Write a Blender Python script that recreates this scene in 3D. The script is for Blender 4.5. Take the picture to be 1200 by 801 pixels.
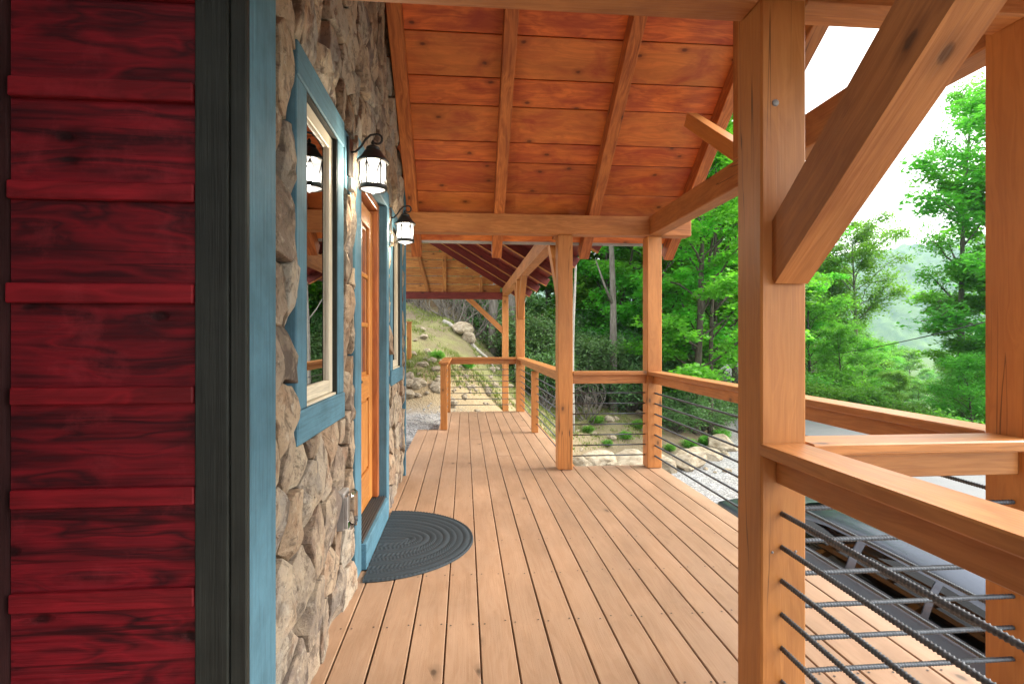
import bpy, bmesh, math, random
import numpy as np
from mathutils import Vector, Matrix, noise as mnoise

for o in list(bpy.data.objects):
    bpy.data.objects.remove(o, do_unlink=True)
scene = bpy.context.scene
C = scene.collection
R = math.radians

# ------------------------------------------------------------------ camera
YAW = 5.03
EYE = 1.27
cam_d = bpy.data.cameras.new('camera')
cam = bpy.data.objects.new('camera', cam_d)
C.objects.link(cam)
cam.location = (0, 0, EYE)
cam.rotation_euler = (R(90), 0, R(-YAW))
cam_d.sensor_width = 36
cam_d.lens = 630 / 1200 * 36
cam_d.shift_y = -3.5 / 1200
cam_d.clip_start = 0.05
cam_d.clip_end = 6000
scene.camera = cam

# ------------------------------------------------------------------ world, sun, exposure
SUN_EL, SUN_AZ = 38.0, 90.0        # azimuth from +Y towards +X
world = bpy.data.worlds.new('World')
scene.world = world
world.use_nodes = True
wn, wl = world.node_tree.nodes, world.node_tree.links
wn.clear()
w_out = wn.new('ShaderNodeOutputWorld')
w_bg = wn.new('ShaderNodeBackground')
w_sky = wn.new('ShaderNodeTexSky')
w_sky.sky_type = 'NISHITA'
w_sky.sun_disc = False
w_sky.sun_elevation = R(SUN_EL)
w_sky.sun_rotation = R(SUN_AZ)
w_sky.air_density = 1.0
w_sky.dust_density = 3.0
w_sky.ozone_density = 1.0
w_mix = wn.new('ShaderNodeMixRGB')              # thin bright cloud cover over the clear sky
w_mix.inputs[0].default_value = 0.82
w_mix.inputs[2].default_value = (8.0, 7.8, 7.5, 1)
wl.new(w_sky.outputs[0], w_mix.inputs[1])
wl.new(w_mix.outputs[0], w_bg.inputs['Color'])
w_bg.inputs['Strength'].default_value = 0.13
wl.new(w_bg.outputs[0], w_out.inputs['Surface'])

sun_d = bpy.data.lights.new('sun', 'SUN')
sun_d.energy = 2.4
sun_d.angle = R(32)
sun_d.color = (1.0, 0.95, 0.87)
sun = bpy.data.objects.new('sun', sun_d)
C.objects.link(sun)
sv = Vector((math.sin(R(SUN_AZ)) * math.cos(R(SUN_EL)), math.cos(R(SUN_AZ)) * math.cos(R(SUN_EL)), math.sin(R(SUN_EL))))
sun.rotation_euler = (-sv).to_track_quat('-Z', 'Y').to_euler()
sun.location = (20, 10, 30)

scene.view_settings.view_transform = 'Standard'
scene.view_settings.look = 'None'
scene.view_settings.gamma = 1.0
scene.view_settings.use_curve_mapping = False
scene.view_settings.exposure = 1.9

scene.cycles.max_bounces = 12
scene.cycles.diffuse_bounces = 8
scene.cycles.glossy_bounces = 3
scene.cycles.transmission_bounces = 8
scene.cycles.transparent_max_bounces = 6

# ------------------------------------------------------------------ helpers
cs, sn = math.cos(R(YAW)), math.sin(R(YAW))


def at(px, d):
    """picture column and distance along the view -> ground position"""
    u = (px - 600) / 630 * d
    return u * cs + d * sn, -u * sn + d * cs


rng = random.Random(7)
WM = {}


def tag(o, label=None, cat=None, group=None, kind=None):
    if label: o['label'] = label
    if cat: o['category'] = cat
    if group: o['group'] = group
    if kind: o['kind'] = kind
    return o


def place(o, M, parent=None):
    WM[o.name] = M
    if parent is not None:
        o.parent = parent
        o.matrix_local = WM[parent.name].inverted() @ M
    else:
        o.matrix_local = M
    return o


def link(name, me, mat=None, parent=None, M=None):
    o = bpy.data.objects.new(name, me)
    C.objects.link(o)
    if mat is not None and me is not None and len(me.materials) == 0:
        me.materials.append(mat)
    return place(o, M or Matrix.Identity(4), parent)


def thing(name, label, cat, loc=(0, 0, 0), group=None, rz=0.0):
    o = bpy.data.objects.new(name, None)
    C.objects.link(o)
    o.empty_display_size = 0.1
    place(o, Matrix.Translation(loc) @ Matrix.Rotation(rz, 4, 'Z'))
    return tag(o, label, cat, group)


def mesh(name, verts, faces, smooth=False):
    me = bpy.data.meshes.new(name)
    me.from_pydata([tuple(v) for v in verts], [], faces)
    me.update()
    if smooth:
        me.polygons.foreach_set('use_smooth', [True] * len(me.polygons))
    return me


box_cache = {}


def box_mesh(lx, ly, lz, ch, mat, wob=0.0, seed=0):
    """x from 0..lx, y and z centred, chamfered"""
    key = (round(lx, 3), round(ly, 3), round(lz, 3), round(ch, 4), mat.name, seed if wob else 0)
    if key in box_cache:
        return box_cache[key]
    bm = bmesh.new()
    bmesh.ops.create_cube(bm, size=1.0)
    for v in bm.verts:
        v.co = Vector(((v.co.x + .5) * lx, v.co.y * ly, v.co.z * lz))
    if ch > 0:
        bmesh.ops.bevel(bm, geom=list(bm.edges), offset=min(ch, ly * .3, lz * .3, lx * .3), segments=1, affect='EDGES')
    me = bpy.data.meshes.new('timber')
    bm.to_mesh(me)
    bm.free()
    me.materials.append(mat)
    box_cache[key] = me
    return me


def frame_mat(p0, p1, up=(0, 0, 1)):
    p0, p1 = Vector(p0), Vector(p1)
    x = (p1 - p0).normalized()
    up = Vector(up)
    y = up.cross(x)
    if y.length < 1e-5:
        y = Vector((0, 1, 0)).cross(x)
        if y.length < 1e-5: y = Vector((1, 0, 0))
    y.normalize()
    z = x.cross(y)
    M = Matrix((x, y, z)).transposed().to_4x4()
    M.translation = p0
    return M


def beam(name, p0, p1, w, h, mat, parent=None, ch=0.004, up=(0, 0, 1)):
    """timber from p0 to p1 (centre line); w across, h along 'up'"""
    L = (Vector(p1) - Vector(p0)).length
    return link(name, box_mesh(L, w, h, ch, mat), None, parent, frame_mat(p0, p1, up))


def slab(name, x0, x1, y0, y1, z0, z1, mat, parent=None, ch=0.003, axis=None):
    """axis aligned block; grain (local x) along its longest side or the given axis"""
    d = (x1 - x0, y1 - y0, z1 - z0)
    c = ((x0 + x1) / 2, (y0 + y1) / 2, (z0 + z1) / 2)
    a = axis if axis is not None else d.index(max(d))
    if a == 0:
        return beam(name, (x0, c[1], c[2]), (x1, c[1], c[2]), d[1], d[2], mat, parent, ch)
    if a == 1:
        return beam(name, (c[0], y0, c[2]), (c[0], y1, c[2]), d[0], d[2], mat, parent, ch)
    return beam(name, (c[0], c[1], z0), (c[0], c[1], z1), d[0], d[1], mat, parent, ch, up=(0, 1, 0))


def tube_geo(path, radii, seg=8, cap=True):
    V, F = [], []
    n = len(path)
    pts = [Vector(p) for p in path]
    prev = None
    for i in range(n):
        t = (pts[min(i + 1, n - 1)] - pts[max(i - 1, 0)])
        t = t.normalized() if t.length > 1e-9 else Vector((0, 0, 1))
        if prev is None:
            a = Vector((1, 0, 0)) if abs(t.x) < .9 else Vector((0, 1, 0))
            u = (a - t * a.dot(t)).normalized()
        else:
            u = (prev - t * prev.dot(t)).normalized()
        prev = u
        w = t.cross(u)
        r = radii[i] if hasattr(radii, '__len__') else radii
        for k in range(seg):
            a = 2 * math.pi * k / seg
            V.append(pts[i] + (u * math.cos(a) + w * math.sin(a)) * r)
    for i in range(n - 1):
        for k in range(seg):
            a, b = i * seg + k, i * seg + (k + 1) % seg
            F.append((a, b, b + seg, a + seg))
    if cap:
        F.append(tuple(range(seg))[::-1])
        F.append(tuple(range((n - 1) * seg, n * seg)))
    return V, F


def tube(name, path, radii, mat, parent=None, seg=8, smooth=True):
    V, F = tube_geo(path, radii, seg)
    return link(name, mesh(name, V, F, smooth), mat, parent)


def lathe_geo(prof, seg=20, centre=(0, 0, 0)):
    V, F = [], []
    cx, cy, cz = centre
    for r, z in prof:
        for k in range(seg):
            a = 2 * math.pi * k / seg
            V.append((cx + r * math.cos(a), cy + r * math.sin(a), cz + z))
    for i in range(len(prof) - 1):
        for k in range(seg):
            a, b = i * seg + k, i * seg + (k + 1) % seg
            F.append((a, b, b + seg, a + seg))
    return V, F


# ------------------------------------------------------------------ materials
class NT:
    def __init__(self, name):
        self.m = bpy.data.materials.new(name)
        self.m.use_nodes = True
        self.t = self.m.node_tree
        self.t.nodes.clear()
        self.out = self.n('ShaderNodeOutputMaterial')

    def n(self, typ, **kw):
        nd = self.t.nodes.new(typ)
        for k, v in kw.items():
            if k in nd.inputs.keys() if isinstance(k, str) else False:
                nd.inputs[k].default_value = v
            else:
                setattr(nd, k, v)
        return nd

    def l(self, a, b):
        self.t.links.new(a, b)

    def math(self, op, a, b=None, clamp=False):
        nd = self.t.nodes.new('ShaderNodeMath')
        nd.operation = op
        nd.use_clamp = clamp
        for i, v in enumerate((a, b)):
            if v is None: continue
            if hasattr(v, 'is_linked'): self.l(v, nd.inputs[i])
            else: nd.inputs[i].default_value = v
        return nd.outputs[0]

    def mix(self, f, a, b, mode='MIX'):
        nd = self.t.nodes.new('ShaderNodeMixRGB')
        nd.blend_type = mode
        for i, v in enumerate((f, a, b)):
            if hasattr(v, 'is_linked'): self.l(v, nd.inputs[i])
            elif i == 0: nd.inputs[0].default_value = v
            else: nd.inputs[i].default_value = (*v[:3], 1)
        return nd.outputs[0]

    def ramp(self, f, stops):
        nd = self.t.nodes.new('ShaderNodeValToRGB')
        el = nd.color_ramp.elements
        while len(el) < len(stops): el.new(0.5)
        for e, (p, c) in zip(el, stops):
            e.position = p
            e.color = (c, c, c, 1) if not hasattr(c, '__len__') else (*c[:3], 1)
        self.l(f, nd.inputs[0])
        return nd.outputs[0]

    def noise(self, vec, scale, detail=4, rough=.55, dist=0.0):
        nd = self.t.nodes.new('ShaderNodeTexNoise')
        nd.inputs['Scale'].default_value = scale
        nd.inputs['Detail'].default_value = detail
        nd.inputs['Roughness'].default_value = rough
        nd.inputs['Distortion'].default_value = dist
        if vec is not None: self.l(vec, nd.inputs['Vector'])
        return nd.outputs[0]

    def scaled(self, vec, s, off=None):
        nd = self.t.nodes.new('ShaderNodeMapping')
        nd.inputs['Scale'].default_value = s
        self.l(vec, nd.inputs['Vector'])
        return nd.outputs[0]

    def coord(self, kind='Object', rand=True):
        tc = self.t.nodes.new('ShaderNodeTexCoord')
        v = tc.outputs[kind]
        if not rand: return v, None
        oi = self.t.nodes.new('ShaderNodeObjectInfo')
        cb = self.t.nodes.new('ShaderNodeCombineXYZ')
        self.l(self.math('MULTIPLY', oi.outputs['Random'], 37.0), cb.inputs[0])
        self.l(self.math('MULTIPLY', oi.outputs['Random'], 91.0), cb.inputs[1])
        self.l(self.math('MULTIPLY', oi.outputs['Random'], 53.0), cb.inputs[2])
        va = self.t.nodes.new('ShaderNodeVectorMath')
        va.operation = 'ADD'
        self.l(v, va.inputs[0])
        self.l(cb.outputs[0], va.inputs[1])
        return va.outputs[0], oi.outputs['Random']

    def bump(self, h, strength, dist=0.01):
        nd = self.t.nodes.new('ShaderNodeBump')
        nd.inputs['Strength'].default_value = strength
        nd.inputs['Distance'].default_value = dist
        self.l(h, nd.inputs['Height'])
        return nd.outputs[0]

    def principled(self, col, rough=.5, normal=None, spec=.5, metal=0.0, coat=0.0):
        nd = self.t.nodes.new('ShaderNodeBsdfPrincipled')
        if hasattr(col, 'is_linked'): self.l(col, nd.inputs['Base Color'])
        else: nd.inputs['Base Color'].default_value = (*col[:3], 1)
        if hasattr(rough, 'is_linked'): self.l(rough, nd.inputs['Roughness'])
        else: nd.inputs['Roughness'].default_value = rough
        nd.inputs['Specular IOR Level'].default_value = spec
        nd.inputs['Metallic'].default_value = metal
        nd.inputs['Coat Weight'].default_value = coat
        nd.inputs['Coat Roughness'].default_value = .05
        if normal is not None: self.l(normal, nd.inputs['Normal'])
        return nd

    def done(self, sh):
        self.l(sh.outputs[0], self.out.inputs['Surface'])
        return self.m


def wood(name, light, dark, rough=.5, knots=1.0, var=.25, bump=.25, grain=1.0, blotch=.0, blotch_col=None, spec=.4, wear=0.0, checks=0.0, alt=None):
    t = NT(name)
    v, rnd = t.coord()
    warp = t.noise(t.scaled(v, (1.2, 5, 5)), 1.0, 3, .5)
    # growth rings stretched along local x
    gv = t.scaled(v, (0.55 * grain, 9 * grain, 9 * grain))
    add = t.n('ShaderNodeVectorMath', operation='ADD')
    t.l(gv, add.inputs[0])
    cb = t.n('ShaderNodeCombineXYZ')
    t.l(t.math('MULTIPLY', warp, 2.2), cb.inputs[1])
    t.l(t.math('MULTIPLY', warp, 1.4), cb.inputs[2])
    t.l(cb.outputs[0], add.inputs[1])
    g1 = t.noise(add.outputs[0], 2.2, 3, .6)
    g2 = t.noise(t.scaled(v, (3, 120, 120)), 1.0, 3, .6)
    rings = t.math('PINGPONG', t.math('MULTIPLY', g1, 9.0), 1.0)
    grainv = t.math('ADD', t.math('MULTIPLY', rings, .55), t.math('MULTIPLY', g2, .45))
    f = t.ramp(grainv, [(.2, 0.0), (.85, 1.0)])
    col = t.mix(f, dark, light)
    # per piece tone
    tone = t.math('ADD', t.math('MULTIPLY', rnd, var), 1 - var * .5)
    big = t.ramp(t.noise(t.scaled(v, (.9, 2.2, 2.2)), 1.6, 4, .6), [(.3, .78), (.7, 1.12)])
    col = t.mix(1.0, col, t.n('ShaderNodeCombineColor').outputs[0], 'MULTIPLY') if False else col
    if alt:
        col = t.mix(t.math('MULTIPLY', t.math('FRACT', t.math('MULTIPLY', rnd, 7.31)), .5), col, alt)
    hv = t.n('ShaderNodeHueSaturation')
    t.l(col, hv.inputs['Color'])
    t.l(t.math('MULTIPLY', tone, big), hv.inputs['Value'])
    col = hv.outputs[0]
    if blotch > 0:
        bf = t.ramp(t.noise(t.scaled(v, (1.3, 3, 3)), 1.9, 5, .62, .6), [(.45, 0.0), (.72, blotch)])
        col = t.mix(bf, col, blotch_col)
    # knots
    sx = t.n('ShaderNodeSeparateXYZ'); t.l(v, sx.inputs[0])
    kc = t.n('ShaderNodeCombineXYZ')
    t.l(t.math('MULTIPLY', sx.outputs[0], 2.6), kc.inputs[0])
    t.l(t.math('MULTIPLY', t.math('ADD', sx.outputs[1], sx.outputs[2]), 4.6), kc.inputs[1])
    vo = t.n('ShaderNodeTexVoronoi')
    vo.voronoi_dimensions = '2D'
    vo.inputs['Scale'].default_value = 1.0
    t.l(kc.outputs[0], vo.inputs['Vector'])
    kd = t.math('ADD', vo.outputs['Distance'], t.math('MULTIPLY', t.math('SUBTRACT', t.noise(v, 30, 2), .5), .06))
    sc = t.n('ShaderNodeSeparateColor')
    t.l(vo.outputs['Color'], sc.inputs[0])
    pick = t.math('LESS_THAN', sc.outputs[0], .20 * knots)
    kf = t.math('MULTIPLY', t.ramp(kd, [(.03, 1.0), (.048, .75), (.066, .40), (.17, 0.0)]), pick)
    col = t.mix(t.math('MULTIPLY', kf, .88), col, tuple(c * .22 for c in dark))
    if checks > 0:
        cn = t.noise(t.scaled(v, (.5, 16, 16)), 1.0, 2, .5, .2)
        line = t.ramp(t.math('ABSOLUTE', t.math('SUBTRACT', cn, .5)), [(.004, 1.0), (.012, 0.0)])
        msk = t.ramp(t.noise(t.scaled(v, (.8, 2.5, 2.5)), 1.0, 2), [(.54, 0.0), (.62, checks)])
        col = t.mix(t.math('MULTIPLY', line, msk), col, tuple(c * .18 for c in dark))
    if wear > 0:
        wf = t.ramp(t.noise(v, 6, 6, .7), [(.55, 0.0), (.8, wear)])
        col = t.mix(wf, col, tuple(min(1, c * 1.35 + .02) for c in light))
    h = t.math('ADD', t.math('MULTIPLY', g2, .6), t.math('MULTIPLY', kf, -.6))
    b = t.bump(h, bump, .004)
    rg = t.math('ADD', t.math('MULTIPLY', g2, .25), rough - .12)
    return t.done(t.principled(col, rg, b, spec))


M_POST = wood('cedar_timber', (.52, .210, .054), (.44, .165, .040), .45, 1.0, .14, .35, .9, .25, (.40, .145, .036), checks=.8)
M_ROUGH = wood('rough_sawn_timber', (.49, .195, .056), (.36, .130, .034), .62, .35, .2, 1.0, .8, .45, (.21, .058, .016), checks=.8)
M_RAFTER = wood('rafter_timber', (.56, .185, .045), (.30, .080, .019), .55, 1.0, .2, .6, 1.0, .5, (.20, .04, .012), checks=.7)
M_CEIL = wood('ceiling_pine', (.70, .175, .036), (.42, .080, .018), .5, 2.2, .55, .5, .7, .85, (.30, .036, .016), alt=(.70, .27, .060))
M_SHED = wood('shed_ceiling_pine', (.20, .022, .014), (.12, .011, .008), .5, .9, .25, .5, .8, .4, (.10, .009, .008))
M_SHEDTIE = wood('red_stained_tie', (.22, .032, .018), (.12, .014, .010), .5, .6, .2, .5)
M_DECK = wood('deck_pine', (.345, .212, .130), (.300, .176, .102), .52, .3, .16, .25, .9, .35, (.34, .225, .15), wear=.25)
M_RAIL = wood('rail_pine', (.52, .215, .064), (.40, .150, .040), .42, .9, .14, .3, 1.0, .2, (.30, .10, .026), checks=.5)
M_DOOR = wood('door_fir', (.58, .25, .062), (.42, .15, .033), .38, .15, .1, .2, 1.2)
M_JAMB = wood('door_jamb', (.46, .155, .042), (.30, .085, .022), .4, .3, .1, .25)
M_RED = wood('red_stained_plank', (.205, .006, .012), (.034, .002, .004), .6, 2.0, .35, 1.6, .45, .4, (.022, .0015, .003), .25, wear=.5, checks=.6)
M_REDB = wood('red_stained_batten', (.245, .008, .014), (.12, .004, .007), .6, 1.4, .25, 1.2, .6, .6, (.07, .003, .005), .25, wear=.4)
M_GABLE = wood('gable_board', (.60, .28, .066), (.40, .14, .030), .5, .6, .3, .4, .8, .5, (.33, .10, .02))


def paint(name, col, rough=.55, var=.2, bump=.7):
    t = NT(name)
    v, r = t.coord()
    f = t.noise(t.scaled(v, (1.5, 30, 30)), 2.0, 4, .6)
    g = t.noise(v, 5, 5, .65)
    c = t.mix(t.ramp(g, [(.3, 0.0), (.75, 1.0)]), tuple(x * (1 - var) for x in col), tuple(min(1, x * (1 + var)) for x in col))
    c = t.mix(t.ramp(f, [(.50, 0.0), (.72, .6)]), c, tuple(x * .5 for x in col))
    c = t.mix(t.ramp(t.noise(t.scaled(v, (1.2, 55, 55)), 2.0, 5, .7), [(.56, 0.0), (.75, .45)]), c, tuple(min(1, x * 1.5 + .02) for x in col))
    f = t.math('ADD', f, t.math('MULTIPLY', t.noise(t.scaled(v, (2, 90, 90)), 2.0, 3, .6), .8))
    h = t.math('ADD', f, t.math('MULTIPLY', g, .4))
    return t.done(t.principled(c, rough, t.bump(h, bump, .003), .22))


M_BLUE = paint('blue_paint', (.080, .180, .240), .72, .28)
M_SHADETRIM = paint('shaded_trim_paint', (.022, .024, .020), .6, .3, .5)  # near-black stand-in for blue trim in shade, shade put into the colour
M_CREAM = paint('cream_sash', (.62, .55, .42), .5, .08)
M_BROWNWALL = paint('dark_brown_wall', (.035, .012, .012), .65, .3)


def simple(name, col, rough=.5, metal=0.0, spec=.5, coat=0.0, noise_amt=.12, nscale=25):
    t = NT(name)
    v, r = t.coord()
    n = t.noise(v, nscale, 4, .6)
    c = t.mix(t.ramp(n, [(.3, 0.0), (.7, 1.0)]), tuple(x * (1 - noise_amt) for x in col), tuple(min(1, x * (1 + noise_amt)) for x in col))
    rg = t.math('ADD', t.math('MULTIPLY', n, .15), rough - .07)
    return t.done(t.principled(c, rg, t.bump(n, .06, .002), spec, metal, coat))


M_REBAR = simple('rebar_steel', (.085, .093, .105), .42, .55, .5, 0, .35, 90)
M_IRON = simple('black_iron', (.022, .021, .020), .42, .3, .5)
M_GREYPL = simple('grey_plastic', (.26, .24, .225), .4, 0, .5)
M_METAL = simple('drip_edge_metal', (.42, .42, .40), .45, .4)
M_SHINGLE = simple('shingle', (.06, .055, .05), .8, 0, .3, 0, .4, 30)
M_SILL = simple('ribbed_threshold', (.060, .058, .056), .5, .4)
M_INTER = simple('interior_wall', (.10, .075, .05), .8)
M_RUBBER = simple('tyre_rubber', (.012, .012, .012), .75)
M_RIM = simple('alloy_rim', (.45, .45, .46), .28, .9)
M_CHROME = simple('chrome_trim', (.62, .63, .64), .16, 1.0, .5, 0, .05)
M_CARP = simple('black_car_paint', (.085, .10, .13), .30, .75, .6, .25, .05)
M_LAMPW = simple('lens_white', (.8, .8, .8), .15)
M_MAT = simple('slate_braided_mat', (.022, .031, .038), .78, 0, .35, 0, .35, 120)
M_BLACKPL = simple('black_plastic', (.014, .014, .015), .5)
M_CABLE = simple('cable_sheath', (.03, .032, .036), .6)


def glass_pane(name, tint=(.92, .95, .95), boost=1.6):
    t = NT(name)
    fr = t.n('ShaderNodeFresnel')
    fr.inputs['IOR'].default_value = 1.52
    f = t.math('MULTIPLY', fr.outputs[0], boost, True)
    tr = t.n('ShaderNodeBsdfTransparent')
    tr.inputs[0].default_value = (*tint, 1)
    gl = t.n('ShaderNodeBsdfGlossy')
    gl.inputs['Roughness'].default_value = .006
    mx = t.n('ShaderNodeMixShader')
    t.l(f, mx.inputs[0]); t.l(tr.outputs[0], mx.inputs[1]); t.l(gl.outputs[0], mx.inputs[2])
    return t.done(mx)


M_GLASS = glass_pane('window_glass', (.5, .5, .48), 2.6)
M_CARGLASS = glass_pane('car_glass', (.05, .06, .06), .7)


def lamp_glass():
    t = NT('lantern_glass')
    tr = t.n('ShaderNodeBsdfTransparent')
    tr.inputs[0].default_value = (.95, .95, .93, 1)
    em = t.n('ShaderNodeEmission')
    em.inputs[0].default_value = (1, .95, .86, 1)
    em.inputs[1].default_value = 1.0
    mx = t.n('ShaderNodeMixShader')
    mx.inputs[0].default_value = .35
    t.l(tr.outputs[0], mx.inputs[1]); t.l(em.outputs[0], mx.inputs[2])
    return t.done(mx)


M_LGLASS = lamp_glass()
t = NT('bulb_glow')
em = t.n('ShaderNodeEmission')
em.inputs[0].default_value = (1, .93, .80, 1)
em.inputs[1].default_value = 14.0
M_BULB = t.done(em)
t = NT('clear_plastic')
M_CLEAR = glass_pane('clear_cover', (.80, .78, .76), 1.5)


def stone_mat():
    t = NT('field_stone')
    v, rnd = t.coord()
    n1 = t.noise(v, 5, 5, .62, .4)
    n2 = t.noise(v, 22, 6, .7)
    n3 = t.noise(v, 70, 4, .7)
    base = t.ramp(rnd, [(0.0, (.10, .075, .060)), (.14, (.30, .215, .140)), (.28, (.22, .20, .18)), (.42, (.38, .30, .21)), (.55, (.12, .105, .10)), (.68, (.29, .195, .125)), (.82, (.36, .32, .26)), (1.0, (.18, .15, .125))])
    n4 = t.noise(v, 12, 6, .75, .5)
    c = t.mix(t.ramp(n1, [(.45, 0.0), (.62, .8)]), base, (.40, .315, .22))
    c = t.mix(t.ramp(n4, [(.50, 0.0), (.60, .75)]), c, (.085, .062, .048))
    c = t.mix(t.ramp(t.noise(v, 3.2, 4, .6), [(.55, 0.0), (.72, .55)]), c, (.30, .145, .07))
    c = t.mix(t.ramp(n2, [(.58, 0.0), (.70, .7)]), c, (.47, .41, .32))
    c = t.mix(t.ramp(n3, [(.58, 0.0), (.72, .55)]), c, (.06, .045, .035))
    h = t.math('ADD', t.math('MULTIPLY', n2, .6), t.math('ADD', t.math('MULTIPLY', n3, .3), t.math('MULTIPLY', n4, .6)))
    return t.done(t.principled(c, .82, t.bump(h, 1.0, .016), .25))


M_STONE = stone_mat()
M_MORTAR = simple('mortar', (.11, .088, .066), .9, 0, .2, 0, .3, 40)


def rock_mat():
    t = NT('pale_boulder')
    v, rnd = t.coord()
    n = t.noise(v, 3, 6, .65)
    c = t.mix(t.ramp(n, [(.35, 0.0), (.65, 1.0)]), (.20, .155, .10), (.38, .33, .25))
    c = t.mix(t.ramp(t.noise(v, 9, 5, .7), [(.55, 0.0), (.75, .6)]), c, (.16, .13, .095))
    return t.done(t.principled(c, .85, t.bump(t.noise(v, 12, 6, .7), .7, .03), .2))


M_ROCK = rock_mat()


def ground_mat():
    t = NT('hillside_ground')
    v, _ = t.coord('Object', False)
    ag = t.n('ShaderNodeAttribute'); ag.attribute_name = 'gravel'
    av = t.n('ShaderNodeAttribute'); av.attribute_name = 'grass'
    ar = t.n('ShaderNodeAttribute'); ar.attribute_name = 'clay'
    vo = t.n('ShaderNodeTexVoronoi'); vo.inputs['Scale'].default_value = 26
    t.l(v, vo.inputs['Vector'])
    gsep = t.n('ShaderNodeSeparateColor'); t.l(vo.outputs['Color'], gsep.inputs[0])
    gravel = t.ramp(gsep.outputs[0], [(0.0, (.13, .135, .14)), (.5, (.24, .24, .245)), (1.0, (.40, .40, .39))])
    gravel = t.mix(t.ramp(t.noise(v, .7, 4), [(.4, 0.0), (.75, .5)]), gravel, (.20, .17, .13))
    n1 = t.noise(v, 1.1, 6, .65)
    n2 = t.noise(v, 6.0, 6, .7)
    dirt = t.mix(n2, (.10, .075, .048), (.22, .18, .12))
    clay = t.mix(n2, (.24, .165, .08), (.36, .295, .19))
    soil = t.mix(ar.outputs['Fac'], dirt, clay)
    gr = t.mix(n2, (.12, .13, .04), (.25, .24, .11))
    gf = t.math('MULTIPLY', t.ramp(n1, [(.36, 0.0), (.60, 1.0)]), av.outputs['Fac'])
    c = t.mix(gf, soil, gr)
    litter = t.mix(n2, (.045, .035, .02), (.14, .09, .05))
    al = t.n('ShaderNodeAttribute'); al.attribute_name = 'litter'
    c = t.mix(al.outputs['Fac'], c, litter)
    af = t.n('ShaderNodeAttribute'); af.attribute_name = 'wooded'
    c = t.mix(af.outputs['Fac'], c, t.mix(n2, (.035, .075, .018), (.10, .17, .04)))
    c = t.mix(ag.outputs['Fac'], c, gravel)
    h = t.math('ADD', t.math('MULTIPLY', vo.outputs['Distance'], -.6), n2)
    return t.done(t.principled(c, .92, t.bump(h, .8, .04), .15))


M_GROUND = ground_mat()
t = NT('asphalt')
v, _ = t.coord('Object', False)
n = t.noise(v, 60, 4, .7); n2 = t.noise(v, .8, 4, .6)
c = t.mix(n, (.12, .125, .13), (.21, .215, .225))
c = t.mix(t.ramp(n2, [(.4, 0.0), (.7, .4)]), c, (.25, .245, .235))
M_ROAD = t.done(t.principled(c, .85, t.bump(n, .4, .01), .2))


def leaf_mat(name, a, b, trans=.35, tone_attr=True):
    t = NT(name)
    v, rnd = t.coord()
    at_ = t.n('ShaderNodeAttribute'); at_.attribute_name = 'tone'
    f = t.math('ADD', t.math('MULTIPLY', at_.outputs['Fac'], .7), t.math('MULTIPLY', t.noise(v, .7, 2), .35), True)
    c = t.mix(f, a, b)
    hv = t.n('ShaderNodeHueSaturation')
    t.l(c, hv.inputs['Color'])
    t.l(t.math('ADD', t.math('MULTIPLY', rnd, .045), .478), hv.inputs['Hue'])
    t.l(t.math('ADD', t.math('MULTIPLY', rnd, .35), .82), hv.inputs['Value'])
    p = t.principled(hv.outputs[0], .5, None, .35)
    tr = t.n('ShaderNodeBsdfTranslucent')
    tcol = t.mix(1.0, hv.outputs[0], (1.1, 1.35, .5), 'MULTIPLY')
    t.l(tcol, tr.inputs[0])
    mx = t.n('ShaderNodeMixShader'); mx.inputs[0].default_value = trans
    t.l(p.outputs[0], mx.inputs[1]); t.l(tr.outputs[0], mx.inputs[2])
    return t.done(mx)


M_LEAF_BRIGHT = leaf_mat('maple_leaf', (.085, .26, .026), (.22, .52, .085), .60)
M_LEAF_MID = leaf_mat('oak_leaf', (.080, .22, .028), (.20, .45, .085), .58)
M_LEAF_DARK = leaf_mat('rhododendron_leaf', (.06, .135, .042), (.17, .31, .125), .35)
M_GRASS = leaf_mat('grass_blade', (.12, .15, .035), (.27, .28, .10), .3)


def bark(name, a, b):
    t = NT(name)
    v, rnd = t.coord()
    n = t.noise(t.scaled(v, (6, 6, 1.5)), 2.5, 5, .65)
    c = t.mix(t.ramp(n, [(.3, 0.0), (.7, 1.0)]), a, b)
    return t.done(t.principled(c, .9, t.bump(n, .8, .03), .2))


M_BARK = bark('grey_bark', (.085, .072, .06), (.21, .19, .165))
M_BARKD = bark('dark_bark', (.04, .032, .026), (.11, .09, .07))
M_BARKW = bark('pale_bark', (.22, .20, .17), (.40, .38, .34))
t = NT('mountain_forest')
v, _ = t.coord('Object', False)
n = t.noise(v, .06, 5, .6); n2 = t.noise(v, .5, 4, .7)
c = t.mix(t.ramp(n, [(.35, 0.0), (.65, 1.0)]), (.04, .10, .03), (.11, .20, .055))
c = t.mix(t.ramp(n2, [(.4, 0.0), (.7, .6)]), c, (.035, .085, .03))
M_MOUNT = t.done(t.principled(c, .9, None, .1))

# ------------------------------------------------------------------ terrain
TOE = [(-60, 2), (-8, 8.8), (-.6, 10.7), (3.2, 13.6), (7, 16.2), (9.5, 19), (12.5, 25), (20, 41), (40, 84), (80, 170)]
ROADC = [(-40, 9.3), (5, 9.3), (13, 10.6), (22, 14.6), (33, 20.0), (48, 27.3), (70, 38), (110, 57), (200, 100)]
TX, TY = zip(*TOE)
RY, RX = zip(*ROADC)


def sstep(a, b, x):
    t = np.clip((x - a) / (b - a), 0, 1)
    return t * t * (3 - 2 * t)


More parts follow.
